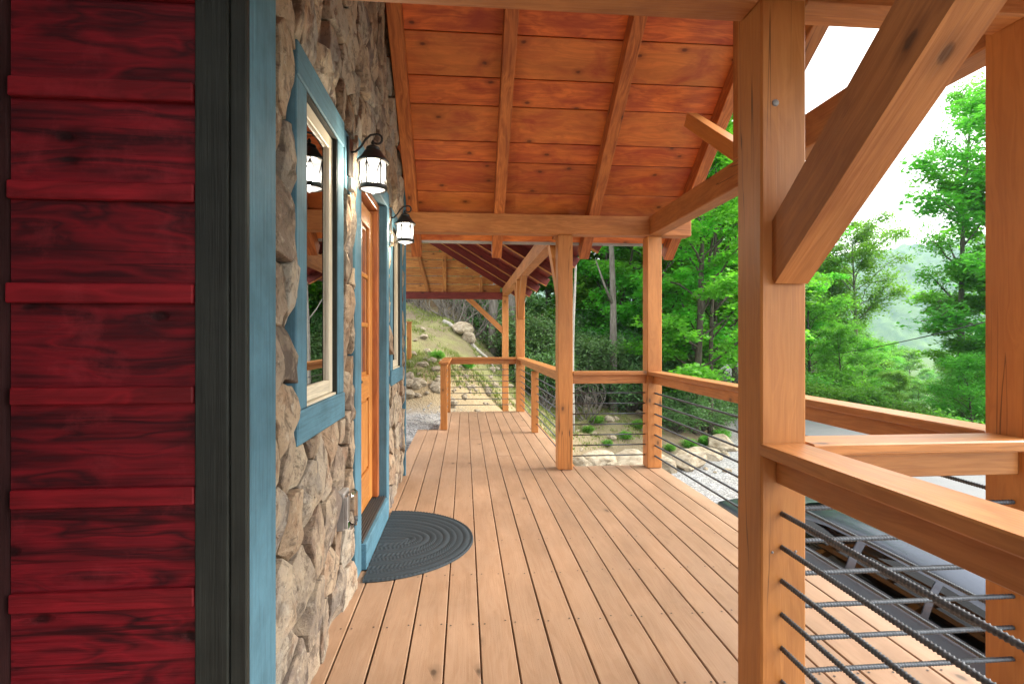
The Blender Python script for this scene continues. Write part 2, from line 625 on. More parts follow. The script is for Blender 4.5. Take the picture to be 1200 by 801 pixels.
def vnoise(x, y, s, seed=0.0):
    return (np.sin(x * s * 1.3 + 1.7 + seed) * np.cos(y * s * 1.1 - .6 + seed) + .5 * np.sin(x * s * 2.7 + y * s * 1.9 + 2.1 * seed + .4) + .3 * np.cos(y * s * 4.3 - x * s * 3.1 + seed))


def zg(x, y, fine=True):
    x = np.asarray(x, float); y = np.asarray(y, float)
    front = -.16 - 2.19 * sstep(-.9, 3.6, x) + .019 * np.clip(y - 14, 0, 80)
    ty = np.interp(x, TX, TY)
    s = (y - ty) * np.interp(x, [-5, 3, 8, 12], [.97, .8, .6, .42])
    sp = np.clip(s, 0, 400)
    steep = np.interp(x, [-3, 0, 4, 9], [.60, .56, .50, .42])
    slope = np.interp(x, [-3, 0, 4, 9, 15], [.225, .205, .16, .13, .15])
    rise = steep * np.minimum(sp, 1.35) + slope * np.clip(sp - 1.35, 0, 14) + .22 * np.clip(sp - 15.35, 0, 60)
    z = front + rise
    xr = np.interp(y, RY, RX) + 3.3
    dr = np.clip(x - xr, 0, 900)
    z = z - 25 * (1 - np.exp(-dr / 55.0)) - .02 * dr * (dr < 300) - 6 * (dr >= 300)
    back = np.clip(-6 - y, 0, 200)
    z = z + .0 * back
    if fine:
        amp = np.where(s > 0, np.clip(s * .6, 0, 1), .08) * .10
        z = z + amp * vnoise(x, y, 1.0) + amp * .5 * vnoise(x, y, 3.1, 2.0)
        xrl = np.interp(y, RY, RX)
    return z


def zgf(x, y):
    return float(zg(x, y))


def axis_pts(lo, a, b, hi, step, growth=1.16):
    mid = list(np.arange(a, b + 1e-6, step))
    out, st, p = [], step, b
    while p < hi:
        st *= growth; p += st; out.append(min(p, hi))
    left, st, p = [], step, a
    while p > lo:
        st *= growth; p -= st; left.append(max(p, lo))
    return np.array(left[::-1] + mid + out)


def grid_mesh(name, xs, ys, zf, attrs=None, smooth=True):
    gx, gy = np.meshgrid(xs, ys)
    gz = zf(gx, gy)
    nx, ny = len(xs), len(ys)
    co = np.stack([gx, gy, gz], -1).reshape(-1, 3).astype(np.float32)
    i = np.arange(nx * ny).reshape(ny, nx)
    q = np.stack([i[:-1, :-1], i[:-1, 1:], i[1:, 1:], i[1:, :-1]], -1).reshape(-1, 4)
    me = np_mesh(name, co, q, smooth)
    if attrs:
        for k, fn in attrs.items():
            a = me.attributes.new(k, 'FLOAT', 'POINT')
            a.data.foreach_set('value', fn(gx, gy).reshape(-1).astype(np.float32))
    return me


def np_mesh(name, co, quads, smooth=False):
    k = quads.shape[1]
    me = bpy.data.meshes.new(name)
    me.vertices.add(len(co)); me.vertices.foreach_set('co', np.ascontiguousarray(co, np.float32).reshape(-1))
    me.loops.add(quads.size); me.loops.foreach_set('vertex_index', quads.reshape(-1).astype(np.int32))
    me.polygons.add(len(quads))
    me.polygons.foreach_set('loop_start', (np.arange(len(quads)) * k).astype(np.int32))
    if smooth: me.polygons.foreach_set('use_smooth', np.ones(len(quads), bool))
    me.update(calc_edges=True)
    return me


def sdist(x, y):
    ty = np.interp(x, TX, TY)
    return (y - ty) * np.interp(x, [-5, 3, 8, 12], [.97, .8, .6, .42])


def right_d(x, y):
    return x - (np.interp(y, RY, RX) + 3.3)


gxs = axis_pts(-900, -9, 24, 1600, .3)
gys = axis_pts(-300, 5, 40, 1800, .3)
A = {
    'gravel': lambda x, y: np.clip((.2 - sdist(x, y)) / .5, 0, 1) * np.clip((.3 - right_d(x, y)) / .4, 0, 1),
    'grass': lambda x, y: np.clip((sdist(x, y) - .9) / 1.5, 0, 1) * .9 + .8 * np.clip(right_d(x, y), 0, 1),
    'clay': lambda x, y: np.clip(1 - np.abs(sdist(x, y) - 1.2) / 2.2, 0, 1) * np.clip((5 - x) / 4, .2, 1),
    'wooded': lambda x, y: np.clip((right_d(x, y) - 3) / 4, 0, 1),
    'litter': lambda x, y: np.clip((sdist(x, y) - np.interp(x, [-2, 3, 8], [9, 6, 5.5])) / 1.5, 0, 1),
}
ground = link('ground', grid_mesh('ground', gxs, gys, zg, A), M_GROUND)
tag(ground, kind='structure')

# road
ry = np.concatenate([np.arange(-40, 60, 1.0), np.arange(60, 140, 4.0)])
rv, rf = [], []
for i, y in enumerate(ry):
    xc = float(np.interp(y, RY, RX))
    x2 = float(np.interp(y + .5, RY, RX))
    nv = Vector((1, -(x2 - xc) / .5, 0)).normalized()
    for j, o in enumerate((-2.9, -1.5, 0, 1.5, 2.9)):
        X, Y = xc + nv.x * o, y + nv.y * o
        rv.append((X, Y, max(zgf(xc, y), zgf(X, Y)) + .035 - .02 * abs(o) / 2.9))
for i in range(len(ry) - 1):
    for j in range(4):
        a = i * 5 + j
        rf.append((a, a + 1, a + 6, a + 5))
road = tag(link('road', mesh('road', rv, rf, True), M_ROAD), kind='structure')

# far mountain ridge across the valley
def mz(u, w):
    prof = np.exp(-((w - 420) / 300.0) ** 2)
    ridge = 215 + 20 * np.sin(u * .0026 + 1) + 8 * np.sin(u * .009)
    z = -75 + ridge * prof
    b = 4.5 * np.abs(np.sin(u * .16 + 2 * np.sin(w * .04)) * np.cos(w * .18 + 1.7 * np.sin(u * .033))) + 4.0 * vnoise(u, w, .05) + 2.5 * vnoise(u, w, .21, 3.0)
    return z + b
mx_s = np.arange(-1300, 1300, 7.0); my_s = np.arange(0, 700, 7.0)
mm = grid_mesh('mountain', mx_s, my_s, mz)
mo = link('mountain', mm, M_MOUNT, None, Matrix.Translation((.63 * 780, .776 * 780, 0)) @ Matrix.Rotation(-math.atan2(.63, .776), 4, 'Z'))
tag(mo, kind='structure')

# ------------------------------------------------------------------ house
XW = -.60                                   # mortar plane of the stone wall
house = thing('house', 'house with stone entry wall, blue trim and red plank siding', 'house', (-3.5, 1.8, -.16))
wall = link('stone_wall', None or mesh('m', [], []), M_MORTAR, house)
# openings on the stone wall: (y0, y1, z0, z1)
WIN1 = (1.86, 2.57, .905, 2.28)
WIN2 = (4.18, 4.92, .905, 2.28)
DOOR = (2.84, 3.98, 0.0, 2.32)
BLOCK1 = (2.60, 2.74, 1.98, 2.26)
BLOCK2 = (4.02, 4.16, 1.98, 2.26)
HOLES = [WIN1, WIN2, DOOR, BLOCK1, BLOCK2]
YW0, YW1, ZT = 1.58, 5.06, 4.1
# mortar wall split round the openings
bm = bmesh.new()
ycuts = sorted({YW0 - .19, YW1} | {h[0] for h in (WIN1, WIN2, DOOR)} | {h[1] for h in (WIN1, WIN2, DOOR)})
for a, b in zip(ycuts, ycuts[1:]):
    hole = next((h for h in (WIN1, WIN2, DOOR) if h[0] <= a + 1e-6 and h[1] >= b - 1e-6), None)
    spans = [(-.4, ZT)] if hole is None else [(-.4, hole[2]), (hole[3], ZT)]
    for z0, z1 in spans:
        if z1 - z0 < .02: continue
        g = bmesh.ops.create_cube(bm, size=1)
        for v in g['verts']:
            v.co = Vector((XW - .11 + v.co.x * .22, (a + b) / 2 + v.co.y * (b - a), (z0 + z1) / 2 + v.co.z * (z1 - z0)))
bm.to_mesh(wall.data); bm.free()
wall.data.materials.append(M_MORTAR) if len(wall.data.materials) == 0 else None


def clip_half(poly, nx, ny, d):
    out = []
    for i in range(len(poly)):
        p, q = poly[i], poly[(i + 1) % len(poly)]
        a, b = nx * p[0] + ny * p[1] - d, nx * q[0] + ny * q[1] - d
        if a <= 0: out.append(p)
        if a * b < 0:
            t = a / (a - b)
            out.append((p[0] + (q[0] - p[0]) * t, p[1] + (q[1] - p[1]) * t))
    return out


def area(p):
    return abs(sum(p[i][0] * p[(i + 1) % len(p)][1] - p[(i + 1) % len(p)][0] * p[i][1] for i in range(len(p)))) / 2 if len(p) > 2 else 0


def minus_rect(poly, r):
    y0, y1, z0, z1 = r
    inside = clip_half(clip_half(clip_half(clip_half(poly, -1, 0, -y0), 1, 0, y1), 0, -1, -z0), 0, 1, z1)
    if area(inside) < 1e-5: return [poly]
    res = []
    for n in ((1, 0, y0), (-1, 0, -y1)):
        p = clip_half(poly, *n)
        if area(p) > .0012: res.append(p)
    mid = clip_half(clip_half(poly, -1, 0, -y0), 1, 0, y1)
    for n in ((0, 1, z0), (0, -1, -z1)):
        p = clip_half(mid, *n)
        if area(p) > .0012: res.append(p)
    return res


sr = random.Random(21)
seeds = []
zz = .02
row = 0
while zz < ZT:
    hgt = sr.uniform(.13, .30)
    yy = YW0 - sr.uniform(0, .2)
    while yy < YW1 + .2:
        wd = sr.uniform(.11, .36)
        seeds.append((yy + wd / 2, zz + hgt / 2 + sr.uniform(-.07, .07)))
        yy += wd
    zz += hgt
cells = []
for i, (sy, sz) in enumerate(seeds):
    p = [(YW0, -.01), (YW1, -.01), (YW1, ZT), (YW0, ZT)]
    for j, (ty_, tz_) in enumerate(seeds):
        if i == j: continue
        dy, dz = ty_ - sy, tz_ - sz
        if dy * dy + dz * dz > 1.2: continue
        p = clip_half(p, dy, dz, (ty_ ** 2 + tz_ ** 2 - sy ** 2 - sz ** 2) / 2)
        if len(p) < 3: break
    if area(p) < .002: continue
    ps = [p]
    for h in HOLES:
        ps = [q for pp in ps for q in minus_rect(pp, h)]
    cells += [q for q in ps if area(q) > .003]


def stone_obj(poly, seed):
    r = random.Random(seed)
    n = len(poly)
    cy = sum(p[0] for p in poly) / n; cz = sum(p[1] for p in poly) / n
    pts = []
    for i in range(n):
        p, q = poly[i], poly[(i + 1) % n]
        L = math.hypot(q[0] - p[0], q[1] - p[1])
        k = max(1, int(L / .035))
        for m in range(k):
            pts.append((p[0] + (q[0] - p[0]) * m / k, p[1] + (q[1] - p[1]) * m / k))
    N = len(pts)
    proud = r.uniform(.030, .056)
    tilt_y, tilt_z = r.uniform(-.10, .10), r.uniform(-.09, .09)
    size = math.sqrt(area(poly))
    gap = r.uniform(.003, .007)
    chops = []
    for _ in range(r.randint(2, 4)):
        a_ = r.uniform(0, 2 * math.pi)
        chops.append((math.cos(a_), math.sin(a_), r.uniform(.14, .42) * size, r.uniform(.12, .42)))
    V, F = [], []
    rings = [(0, 0), (0, .93), (.004, 1.0), (.02, 1.0), (.042, 1.0), (.07, 1.0), (.11, 1.0)]
    for ri, (ins, hf) in enumerate(rings):
        for (py, pz) in pts:
            dy, dz = cy - py, cz - pz
            D = math.hypot(dy, dz) + 1e-6
            nn = mnoise.noise(Vector((py * 24 + seed, pz * 24, 3.1))) * .007
            t_ = min((gap + ins + nn) / D, .94 if ri == len(rings) - 1 else .5 + .07 * ri)
            y_, z_ = py + dy * t_, pz + dz * t_
            if ri == 0:
                h = -.01
            else:
                h = proud + tilt_y * (y_ - cy) + tilt_z * (z_ - cz)
                for (ny_, nz_, off, sl) in chops:
                    e = (y_ - cy) * ny_ + (z_ - cz) * nz_ - off
                    if e > 0: h -= e * sl
                h += .010 * mnoise.noise(Vector((y_ * 11 + seed * 3.3, z_ * 11, seed))) + .006 * mnoise.noise(Vector((y_ * 34, z_ * 34, seed * 1.7)))
                h = max(h, .006) * hf
            V.append((h, y_ - cy, z_ - cz))
    for ri in range(len(rings) - 1):
        for k in range(N):
            a, b = ri * N + k, ri * N + (k + 1) % N
            F.append((a, b, b + N, a + N))
    F.append(tuple((len(rings) - 1) * N + k for k in range(N)))
    me = mesh('stone', V, F, False)
    return me, (XW, cy, cz)


for i, p in enumerate(cells):
    me, loc = stone_obj(p, i + 1)
    link('stone', me, M_STONE, wall, Matrix.Translation(loc))

# end return of the stone wall, house shell behind, floor, interior
shell = bpy.data.meshes.new('shell')
bm = bmesh.new()


def cube_in(bm, x0, x1, y0, y1, z0, z1):
    g = bmesh.ops.create_cube(bm, size=1)
    for v in g['verts']:
        v.co = Vector(((x0 + x1) / 2 + v.co.x * (x1 - x0), (y0 + y1) / 2 + v.co.y * (y1 - y0), (z0 + z1) / 2 + v.co.z * (z1 - z0)))


cube_in(bm, -7.0, -.825, 4.9, 5.055, -.4, 4.1)
cube_in(bm, -7.0, -6.85, -3.5, 4.898, -.4, 4.1)
cube_in(bm, -6.848, -1.26, -3.5, -3.35, -.4, 4.1)
cube_in(bm, -6.848, -.825, -3.348, 4.898, -.2, -.02)
cube_in(bm, -6.848, -.825, -3.348, 4.898, 2.75, 2.85)
bm.to_mesh(shell); bm.free()
link('back_wall', shell, M_INTER, house)
side = slab('side_wall', -1.25, -1.09, -3.5, 1.43, -.4, 4.1, M_BROWNWALL, house, 0, axis=1)
slab('end_corner_board', -.62, -.545, 5.058, 5.085, 0, 4.0, M_BLUE, house, .003)

# red siding facing the near porch
rw = slab('red_wall', -1.088, -.64, 1.40, 1.46, -.2, 4.1, M_RED, house, 0, axis=0)
zb = 1.27 - (712 - 397) / 630 * 1.29       # bottom of the lowest batten in view
PITCH = .2437
k = -3
while zb + k * PITCH < 3.4:
    z0 = zb + k * PITCH
    slab('plank', -1.075, -.652, 1.376, 1.399, z0 + .030, z0 + PITCH + .018, M_RED, rw, .002, axis=0)
    slab('batten', -1.068 + rng.uniform(-.006, .006), -.653, 1.358 + rng.uniform(-.003, .003), 1.3755, z0 + rng.uniform(-.003, .003), z0 + .045 + rng.uniform(-.002, .002), M_REDB, rw, .003, axis=0)
    k += 1
slab('corner_or_shade_board', -1.089, -1.077, 1.33, 1.399, -.2, 4.0, M_BROWNWALL, house, .002, axis=2)
slab('corner_or_shade_board', -.651, -.573, 1.362, 1.40, -.02, 4.0, M_SHADETRIM, house, .003, axis=2)  # trim face turned from the light, its shade put into the colour
slab('corner_or_shade_board', -.571, -.532, 1.368, 1.39, -.02, 4.0, M_SHADETRIM, house, .003, axis=2)  # added board over the blue trim's edge, coloured dark as its shade
slab('corner_or_shade_board', -.575, -.533, 1.391, 1.578, -.02, 4.0, M_BLUE, house, .003, axis=2)


def window(Y0, Y1, Z0, Z1, label):
    cw = .12
    xf, xb = -.562, -.60
    w = slab('window', xb - .02, xf, Y0 + .002, Y0 + cw, Z0 + cw, Z1 - cw, M_BLUE, house, .004, axis=2)
    tag(w, label)
    slab('casing', xb - .02, xf, Y1 - cw, Y1 - .002, Z0 + cw, Z1 - cw, M_BLUE, w, .004, axis=2)
    slab('casing', xb - .02, xf + .004, Y0 + .002, Y1 - .002, Z1 - cw + .001, Z1 - .002, M_BLUE, w, .004, axis=1)
    slab('sill', xb - .02, xf + .006, Y0 + .002, Y1 - .002, Z0 + .002, Z0 + cw - .001, M_BLUE, w, .005, axis=1)
    y0, y1, z0, z1 = Y0 + cw, Y1 - cw, Z0 + cw, Z1 - cw
    # jamb lining with shade painted into its colour, and cream sash
    for (a, b, c_, d) in ((y0 + .001, y0 + .008, z0, z1), (y1 - .008, y1 - .001, z0, z1)):
        slab('jamb', -.72, -.5645, a, b, c_, d, M_SHADETRIM, w, 0, axis=2)
    slab('jamb', -.72, -.5645, y0 + .009, y1 - .009, z1 - .008, z1 - .001, M_SHADETRIM, w, 0, axis=1)
    slab('jamb', -.72, -.5685, y0 + .009, y1 - .009, z0 + .001, z0 + .010, M_CREAM, w, 0, axis=1)
    s = .055
    ya, yb, za, zb_ = y0 + .010, y1 - .010, z0 + .012, z1 - .010
    slab('sash', -.625, -.583, ya, ya + s, za, zb_, M_CREAM, w, .003, axis=2)
    slab('sash', -.625, -.583, yb - s, yb, za, zb_, M_CREAM, w, .003, axis=2)
    slab('sash', -.625, -.583, ya + s + .001, yb - s - .001, zb_ - s, zb_, M_CREAM, w, .003, axis=1)
    slab('sash', -.625, -.583, ya + s + .001, yb - s - .001, za, za + s, M_CREAM, w, .003, axis=1)
    slab('pane', -.600, -.596, ya + s - .004, yb - s + .004, za + s - .004, zb_ - s + .004, M_GLASS, w, 0, axis=2)
    return w


window(*WIN1, 'blue cased window with cream sash beside the near lantern')
window(*WIN2, 'blue cased window with cream sash beyond the door')

# door with side jamb, threshold
D0, D1, D2, D3 = DOOR
dr = slab('door', -.70, -.66, D0 + .22, D1 - .17, .175, 2.13, M_DOOR, house, .003, axis=2)
tag(dr, 'honey coloured wooden door with small panes above a raised panel')
yd0, yd1 = D0 + .22, D1 - .17
for (a, b) in ((yd0, yd0 + .11), (yd1 - .11, yd1)):
    slab('stile', -.659, -.640, a + .001, b - .001, .176, 2.129, M_DOOR, dr, .004, axis=2)
for (a, b) in ((.176, .40), (.88, 1.03), (2.01, 2.129)):
    slab('rail', -.659, -.640, yd0 + .111, yd1 - .111, a, b, M_DOOR, dr, .004, axis=1)
for q in range(2):
    ya = yd0 + .125 + q * (yd1 - yd0 - .24) / 2
    yb = ya + (yd1 - yd0 - .28) / 2
    slab('panel', -.659, -.646, ya, yb, .42, .86, M_DOOR, dr, .012, axis=2)
    for rr in range(3):
        za = 1.045 + rr * .32
        slab('pane', -.659, -.655, ya, yb, za + .012, za + .30, M_GLASS, dr, 0, axis=2)
        if rr: slab('muntin', -.659, -.645, ya, yb, za - .016, za + .011, M_DOOR, dr, .003, axis=1)
slab('muntin', -.659, -.643, (yd0 + yd1) / 2 - .013, (yd0 + yd1) / 2 + .013, 1.031, 2.009, M_DOOR, dr, .003, axis=2)
# handle
tube('handle', [(-.64, yd0 + .06, 1.02), (-.60, yd0 + .06, 1.02), (-.595, yd0 + .10, 1.02), (-.60, yd0 + .14, 1.02)], .009, M_IRON, dr)
fr = slab('door_frame', -.72, -.602, D1 - .168, D1 - .112, .17, 2.16, M_JAMB, house, .003, axis=2)
slab('jamb', -.72, -.602, D0 + .162, D0 + .218, .17, 2.16, M_JAMB, fr, .003, axis=2)
slab('head', -.72, -.602, D0 + .162, D1 - .112, 2.162, 2.21, M_JAMB, fr, .003, axis=1)
cs1 = slab('casing', -.64, -.548, D1 - .11, D1 - .002, 0.004, 2.21, M_BLUE, fr, .004, axis=2)
slab('casing', -.64, -.562, D0 + .002, D0 + .16, 0.004, 2.21, M_BLUE, fr, .004, axis=2)
slab('casing', -.64, -.548, D0 + .002, D1 - .002, 2.212, 2.318, M_BLUE, fr, .004, axis=1)
th = slab('threshold', -.72, -.535, D0 + .162, D1 - .112, .004, .150, M_BLUE, house, .004, axis=1)
ribs = slab('tread_plate', -.70, -.556, D0 + .165, D1 - .115, .151, .158, M_SILL, th, .001, axis=1)
for i in range(9):
    xr_ = -.690 + i * .0155
    slab('rib', xr_, xr_ + .007, D0 + .166, D1 - .116, .159, .166, M_SILL, th, .002, axis=1)
# blocks behind the lanterns
slab('lamp_block', -.62, -.562, BLOCK1[0] + .002, BLOCK1[1] - .002, BLOCK1[2], BLOCK1[3], M_BLUE, house, .004, axis=2)
slab('lamp_block', -.62, -.562, BLOCK2[0] + .002, BLOCK2[1] - .002, BLOCK2[2], BLOCK2[3], M_BLUE, house, .004, axis=2)

# ------------------------------------------------------------------ deck
deck = thing('porch_deck', 'tan wooden porch deck of long parallel boards', 'deck', (.4, 3.5, -.25))
S0, SP = .0635, .1445
joists = [-2.0 + .49 * i for i in range(30)]
screws = []
dr_ = random.Random(4)
for k in range(-9, 13):
    xa = S0 + k * SP
    xc = xa + SP / 2
    y0, y1 = -1.7, 9.45
    if xc > 1.06: y0, y1 = 1.53, 5.30
    elif xc < -.66: y1 = 1.345
    elif xc < -.34: y1 = 7.62
    cuts = [y0]
    if y1 > 8: cuts.append(min(joists, key=lambda j: abs(j - dr_.choice([6.1, 6.6, 7.1, 7.6]))))
    if xc > 1.06: cuts = [y0]
    if 1.0 < xc < 1.06 or False: pass
    cuts.append(y1)
    for a, b in zip(cuts, cuts[1:]):
        dz = dr_.uniform(-.0012, .0012)
        g = dr_.uniform(.0055, .0085)
        slab('deck_board', xa + g / 2, xa + SP - g / 2, a + .0015, b - .0015, -.031 + dz, dz, M_DECK, deck, .003, axis=1)
    for j in joists:
        if y0 < j < y1 and j > 1.4:
            for o in (-.048, .048):
                screws.append((xc + o + dr_.uniform(-.006, .006), j + dr_.uniform(-.012, .012)))
V, F = [], []
for (x, y) in screws:
    b0 = len(V)
    for q in range(8):
        a = q * math.pi / 4
        V.append((x + .0045 * math.cos(a), y + .0045 * math.sin(a), .0018))
    F.append(tuple(range(b0, b0 + 8)))
so = link('screw_heads', mesh('screws', V, F), M_BLACKPL, deck)
so['kind'] = 'stuff'
for (a, b, c_, d) in ((1.068, 1.95, 5.302, 5.335), (1.944, 1.975, 1.53, 5.30), (1.07, 1.95, 1.495, 1.528), (1.098, 1.13, 5.337, 9.45), (-.34, 1.12, 9.452, 9.485), (-.60, -.345, 7.622, 7.655), (-.378, -.346, 7.657, 9.45)):
    slab('rim_board', a, b, c_, d, -.27, -.034, M_RAIL, deck, .003)
for j in joists:
    if 1.5 < j < 5.2: slab('joist', -.6, 1.94, j - .02, j + .02, -.24, -.033, M_ROUGH, deck, 0)
    elif j < 9.4: slab('joist', -.6 if j < 7.6 else -.33, 1.06, j - .02, j + .02, -.24, -.033, M_ROUGH, deck, 0)
for (x, y) in ((1.86, 1.65), (1.86, 5.2), (.97, 1.65), (.97, 5.2), (.97, 9.35), (.97, -1.3), (1.86, 3.4), (.97, 7.3)):
    slab('support_post', x - .07, x + .07, y - .07, y + .07, zgf(x, y) - .2, -.275, M_POST, deck, .004, axis=2)

# ------------------------------------------------------------------ posts and beams
TB, TT = 2.28, 2.465          # tie beam bottom / top


def post(x, y, z0, z1, label, w=.145, mat=None, group=None):
    o = slab('porch_post', x, x + w, y, y + w, z0, z1, mat or M_POST, None, .006, axis=2)
    return tag(o, label, 'post', group)


post(.90, 1.565, .003, 2.62, 'thick timber post where the long diagonal brace and two near rails meet')
post(1.79, 1.565, .003, 2.56, 'timber post at the outer corner carrying the near end of the cross rail')
post(1.79, 5.145, .003, TB - .001, 'timber post at the outer far corner of the deck bay')
post(.90, 5.145, .003, TB - .001, 'timber post where the inner rail meets the far rail of the deck bay')
post(.90, 9.33, .003, 2.30, 'braced timber post at the far corner of the walkway rail')
post(.90, 12.84, zgf(.97, 12.9) - .3, 2.30, 'slim timber post on the bank beyond the far rail')

tag(slab('tie_beam', -.57, 2.22, 5.11, 5.255, TB, TT, M_ROUGH, None, .006), 'wide tie beam over the two far posts of the entry bay', 'beam')
tag(slab('tie_beam', -.57, .899, 1.565, 1.68, TB + .02, TT + .03, M_ROUGH, None, .006), 'tie beam from stone wall to the thick braced post', 'beam')
tag(slab('tie_beam', 1.046, 1.789, 1.565, 1.68, TB + .02, TT + .03, M_ROUGH, None, .006), 'short tie beam between thick braced post and outer corner post', 'beam')
tag(slab('header_beam', 1.80, 1.93, 1.711, 5.109, TB, TT, M_ROUGH, None, .006), 'header beam along the open side of the entry bay', 'beam')
tag(slab('header_beam', .905, 1.04, 5.256, 13.0, 2.301, 2.50, M_ROUGH, None, .006), 'long header beam receding over the far walkway rail', 'beam')
tag(slab('header_beam', .905, 1.04, -1.4, 1.564, 2.301, 2.50, M_ROUGH, None, .006), 'header beam above the near rail', 'beam')
tag(slab('tie_beam', -2.4, .904, 12.86, 13.0, 2.22, 2.39, M_SHEDTIE, None, .006), 'dark red tie beam under the far boarded gable', 'beam')


def brace(p0, p1, w, h, label, bow=.0, mat=None):
    """diagonal brace with a slight bow on its lower side"""
    p0, p1 = Vector(p0), Vector(p1)
    L = (p1 - p0).length
    n = 10
    V, F = [], []
    for i in range(n + 1):
        s = i / n
        lo = -h / 2 + bow * math.sin(math.pi * s)
        hi = h / 2 + bow * .3 * math.sin(math.pi * s)
        for (y_, z_) in ((-w / 2, lo), (w / 2, lo), (w / 2, hi), (-w / 2, hi)):
            V.append((s * L, y_, z_))
    for i in range(n):
        for q in range(4):
            a, b = i * 4 + q, i * 4 + (q + 1) % 4
            F.append((a, b, b + 4, a + 4))
    F.append((0, 3, 2, 1)); F.append((n * 4, n * 4 + 1, n * 4 + 2, n * 4 + 3))
    me = mesh('brace', V, F)
    bmx = bmesh.new(); bmx.from_mesh(me)
    bmesh.ops.recalc_face_normals(bmx, faces=list(bmx.faces)); bmx.to_mesh(me); bmx.free()
    o = link('diagonal_brace', me, mat or M_ROUGH, None, frame_mat(p0, p1))
    return tag(o, label, 'brace')


brace((.987, 1.60, 1.50), (.987, .40, 2.46), .105, .16, 'long heavy brace rising from thick post towards the near header', 0)
brace((.97, 9.40, 1.62), (.97, 8.72, 2.36), .09, .12, 'brace rising towards the house entry from the braced far post', .015, M_POST)
brace((.97, 9.42, 1.62), (.97, 10.1, 2.36), .09, .12, 'brace rising away over the bank from the braced far post', .015, M_POST)
brace((.97, 5.24, 1.55), (.97, 5.95, 2.36), .09, .12, 'brace rising from inner bay post towards the far header', .015, M_POST)
brace((.93, 12.92, 1.45), (.05, 12.92, 2.27), .09, .12, 'brace between slim bank post and dark red tie beam', .01, M_POST)

def plug(parent, c, n, r=.011):
    n = Vector(n).normalized(); V, F = lathe_geo([(r, -.004), (r, .0015), (r * .7, .003), (.0005, .0035)], 12)
    q = n.to_track_quat('Z', 'Y').to_matrix().to_4x4(); q.translation = Vector(c)
    link('bolt_head', mesh('bolt', V, F, True), M_GREYPL, parent, q)


P1o = bpy.data.objects['porch_post']
plug(P1o, (.945, 1.5645, 1.99), (0, -1, 0))
plug(P1o, (.935, 1.5645, .62), (0, -1, 0), .004)
plug(P1o, (1.01, 1.5645, .62), (0, -1, 0), .004)

# gable roof over the entry bay
roof = thing('gable_roof', 'wood plank gable ceiling with rafters over the entry bay', 'roof', (.9, 3.4, 2.46))
SL = .8
RIDGE = 3.41
NV = Vector((0, SL, 1)).normalized()


def rz_bot(y):      # underside of the rafters on the far slope
    return TT + SL * (5.11 - y)


def slope_beam(name, x, y0, y1, w, h, zf, mat, mirror=False, parent=None, ch=.004):
    a = Vector((x, y0, zf(y0))); b = Vector((x, y1, zf(y1)))
    n = NV.copy()
    if mirror:
        a.y = 2 * RIDGE - a.y; b.y = 2 * RIDGE - b.y; n.y = -n.y
    off = n * (h / 2)
    return beam(name, a + off, b + off, w, h, mat, parent, ch, up=n)


RH = .14
for x in (-.49, .33, 1.25, 2.16):
    for mir in (False, True):
        slope_beam('rafter', x, 5.56, RIDGE + .02, .10, RH, rz_bot, M_RAFTER, mir, roof)


def pl_bot(y):
    return rz_bot(y) + (RH + .001) / math.cos(math.atan(SL))


seams = [5.57, 5.40, 5.098, 4.842, 4.686, 4.433, 4.251, 3.997, 3.74, 3.42]
for a, b in zip(seams, seams[1:]):
    for mir in (False, True):
        ym = (a + b) / 2
        A_ = Vector((-.66, ym, pl_bot(ym))); B_ = Vector((2.205, ym, pl_bot(ym)))
        n = NV.copy()
        if mir:
            A_.y = B_.y = 2 * RIDGE - ym; n.y = -n.y
        wdt = (a - b) * math.sqrt(1 + SL * SL) - .007
        A_ += n * .0125; B_ += n * .0125
        beam('ceiling_plank', A_, B_, wdt, .025, M_CEIL, roof, .004, up=n)
# roof covering on top
for mir in (False, True):
    ya, yb = 5.60, 3.405
    A_ = Vector((-.70, (ya + yb) / 2, pl_bot((ya + yb) / 2))); B_ = A_.copy(); B_.x = 2.24
    n = NV.copy()
    if mir:
        A_.y = B_.y = 2 * RIDGE - A_.y; n.y = -n.y
    wdt = (ya - yb) * math.sqrt(1 + SL * SL)
    beam('shingle_layer', A_ + n * .038, B_ + n * .038, wdt, .02, M_SHINGLE, roof, 0, up=n)
for mir in (False, True):
    y = 5.585 if not mir else 2 * RIDGE - 5.585
    slab('drip_edge', -.56, 2.23, y - .010, y + .010, pl_bot(5.585) - .010, pl_bot(5.585) + .045, M_METAL, roof, .003)
slab('ridge_board', -.55, 2.20, RIDGE - .018, RIDGE + .018, rz_bot(RIDGE) - .03, rz_bot(RIDGE) + .15, M_RAFTER, roof, .003)
# open truss at the outer end: king post and two struts
slab('king_post', 1.80, 1.93, RIDGE - .07, RIDGE + .07, TT + .001, rz_bot(RIDGE) - .031, M_ROUGH, roof, .005, axis=2)
for sgn in (1, -1):
    beam('strut', (1.865, RIDGE + sgn * .08, TT + .06), (1.865, RIDGE + sgn * .90, rz_bot(RIDGE + .90) - .02), .09, .11, M_POST, roof, .004)


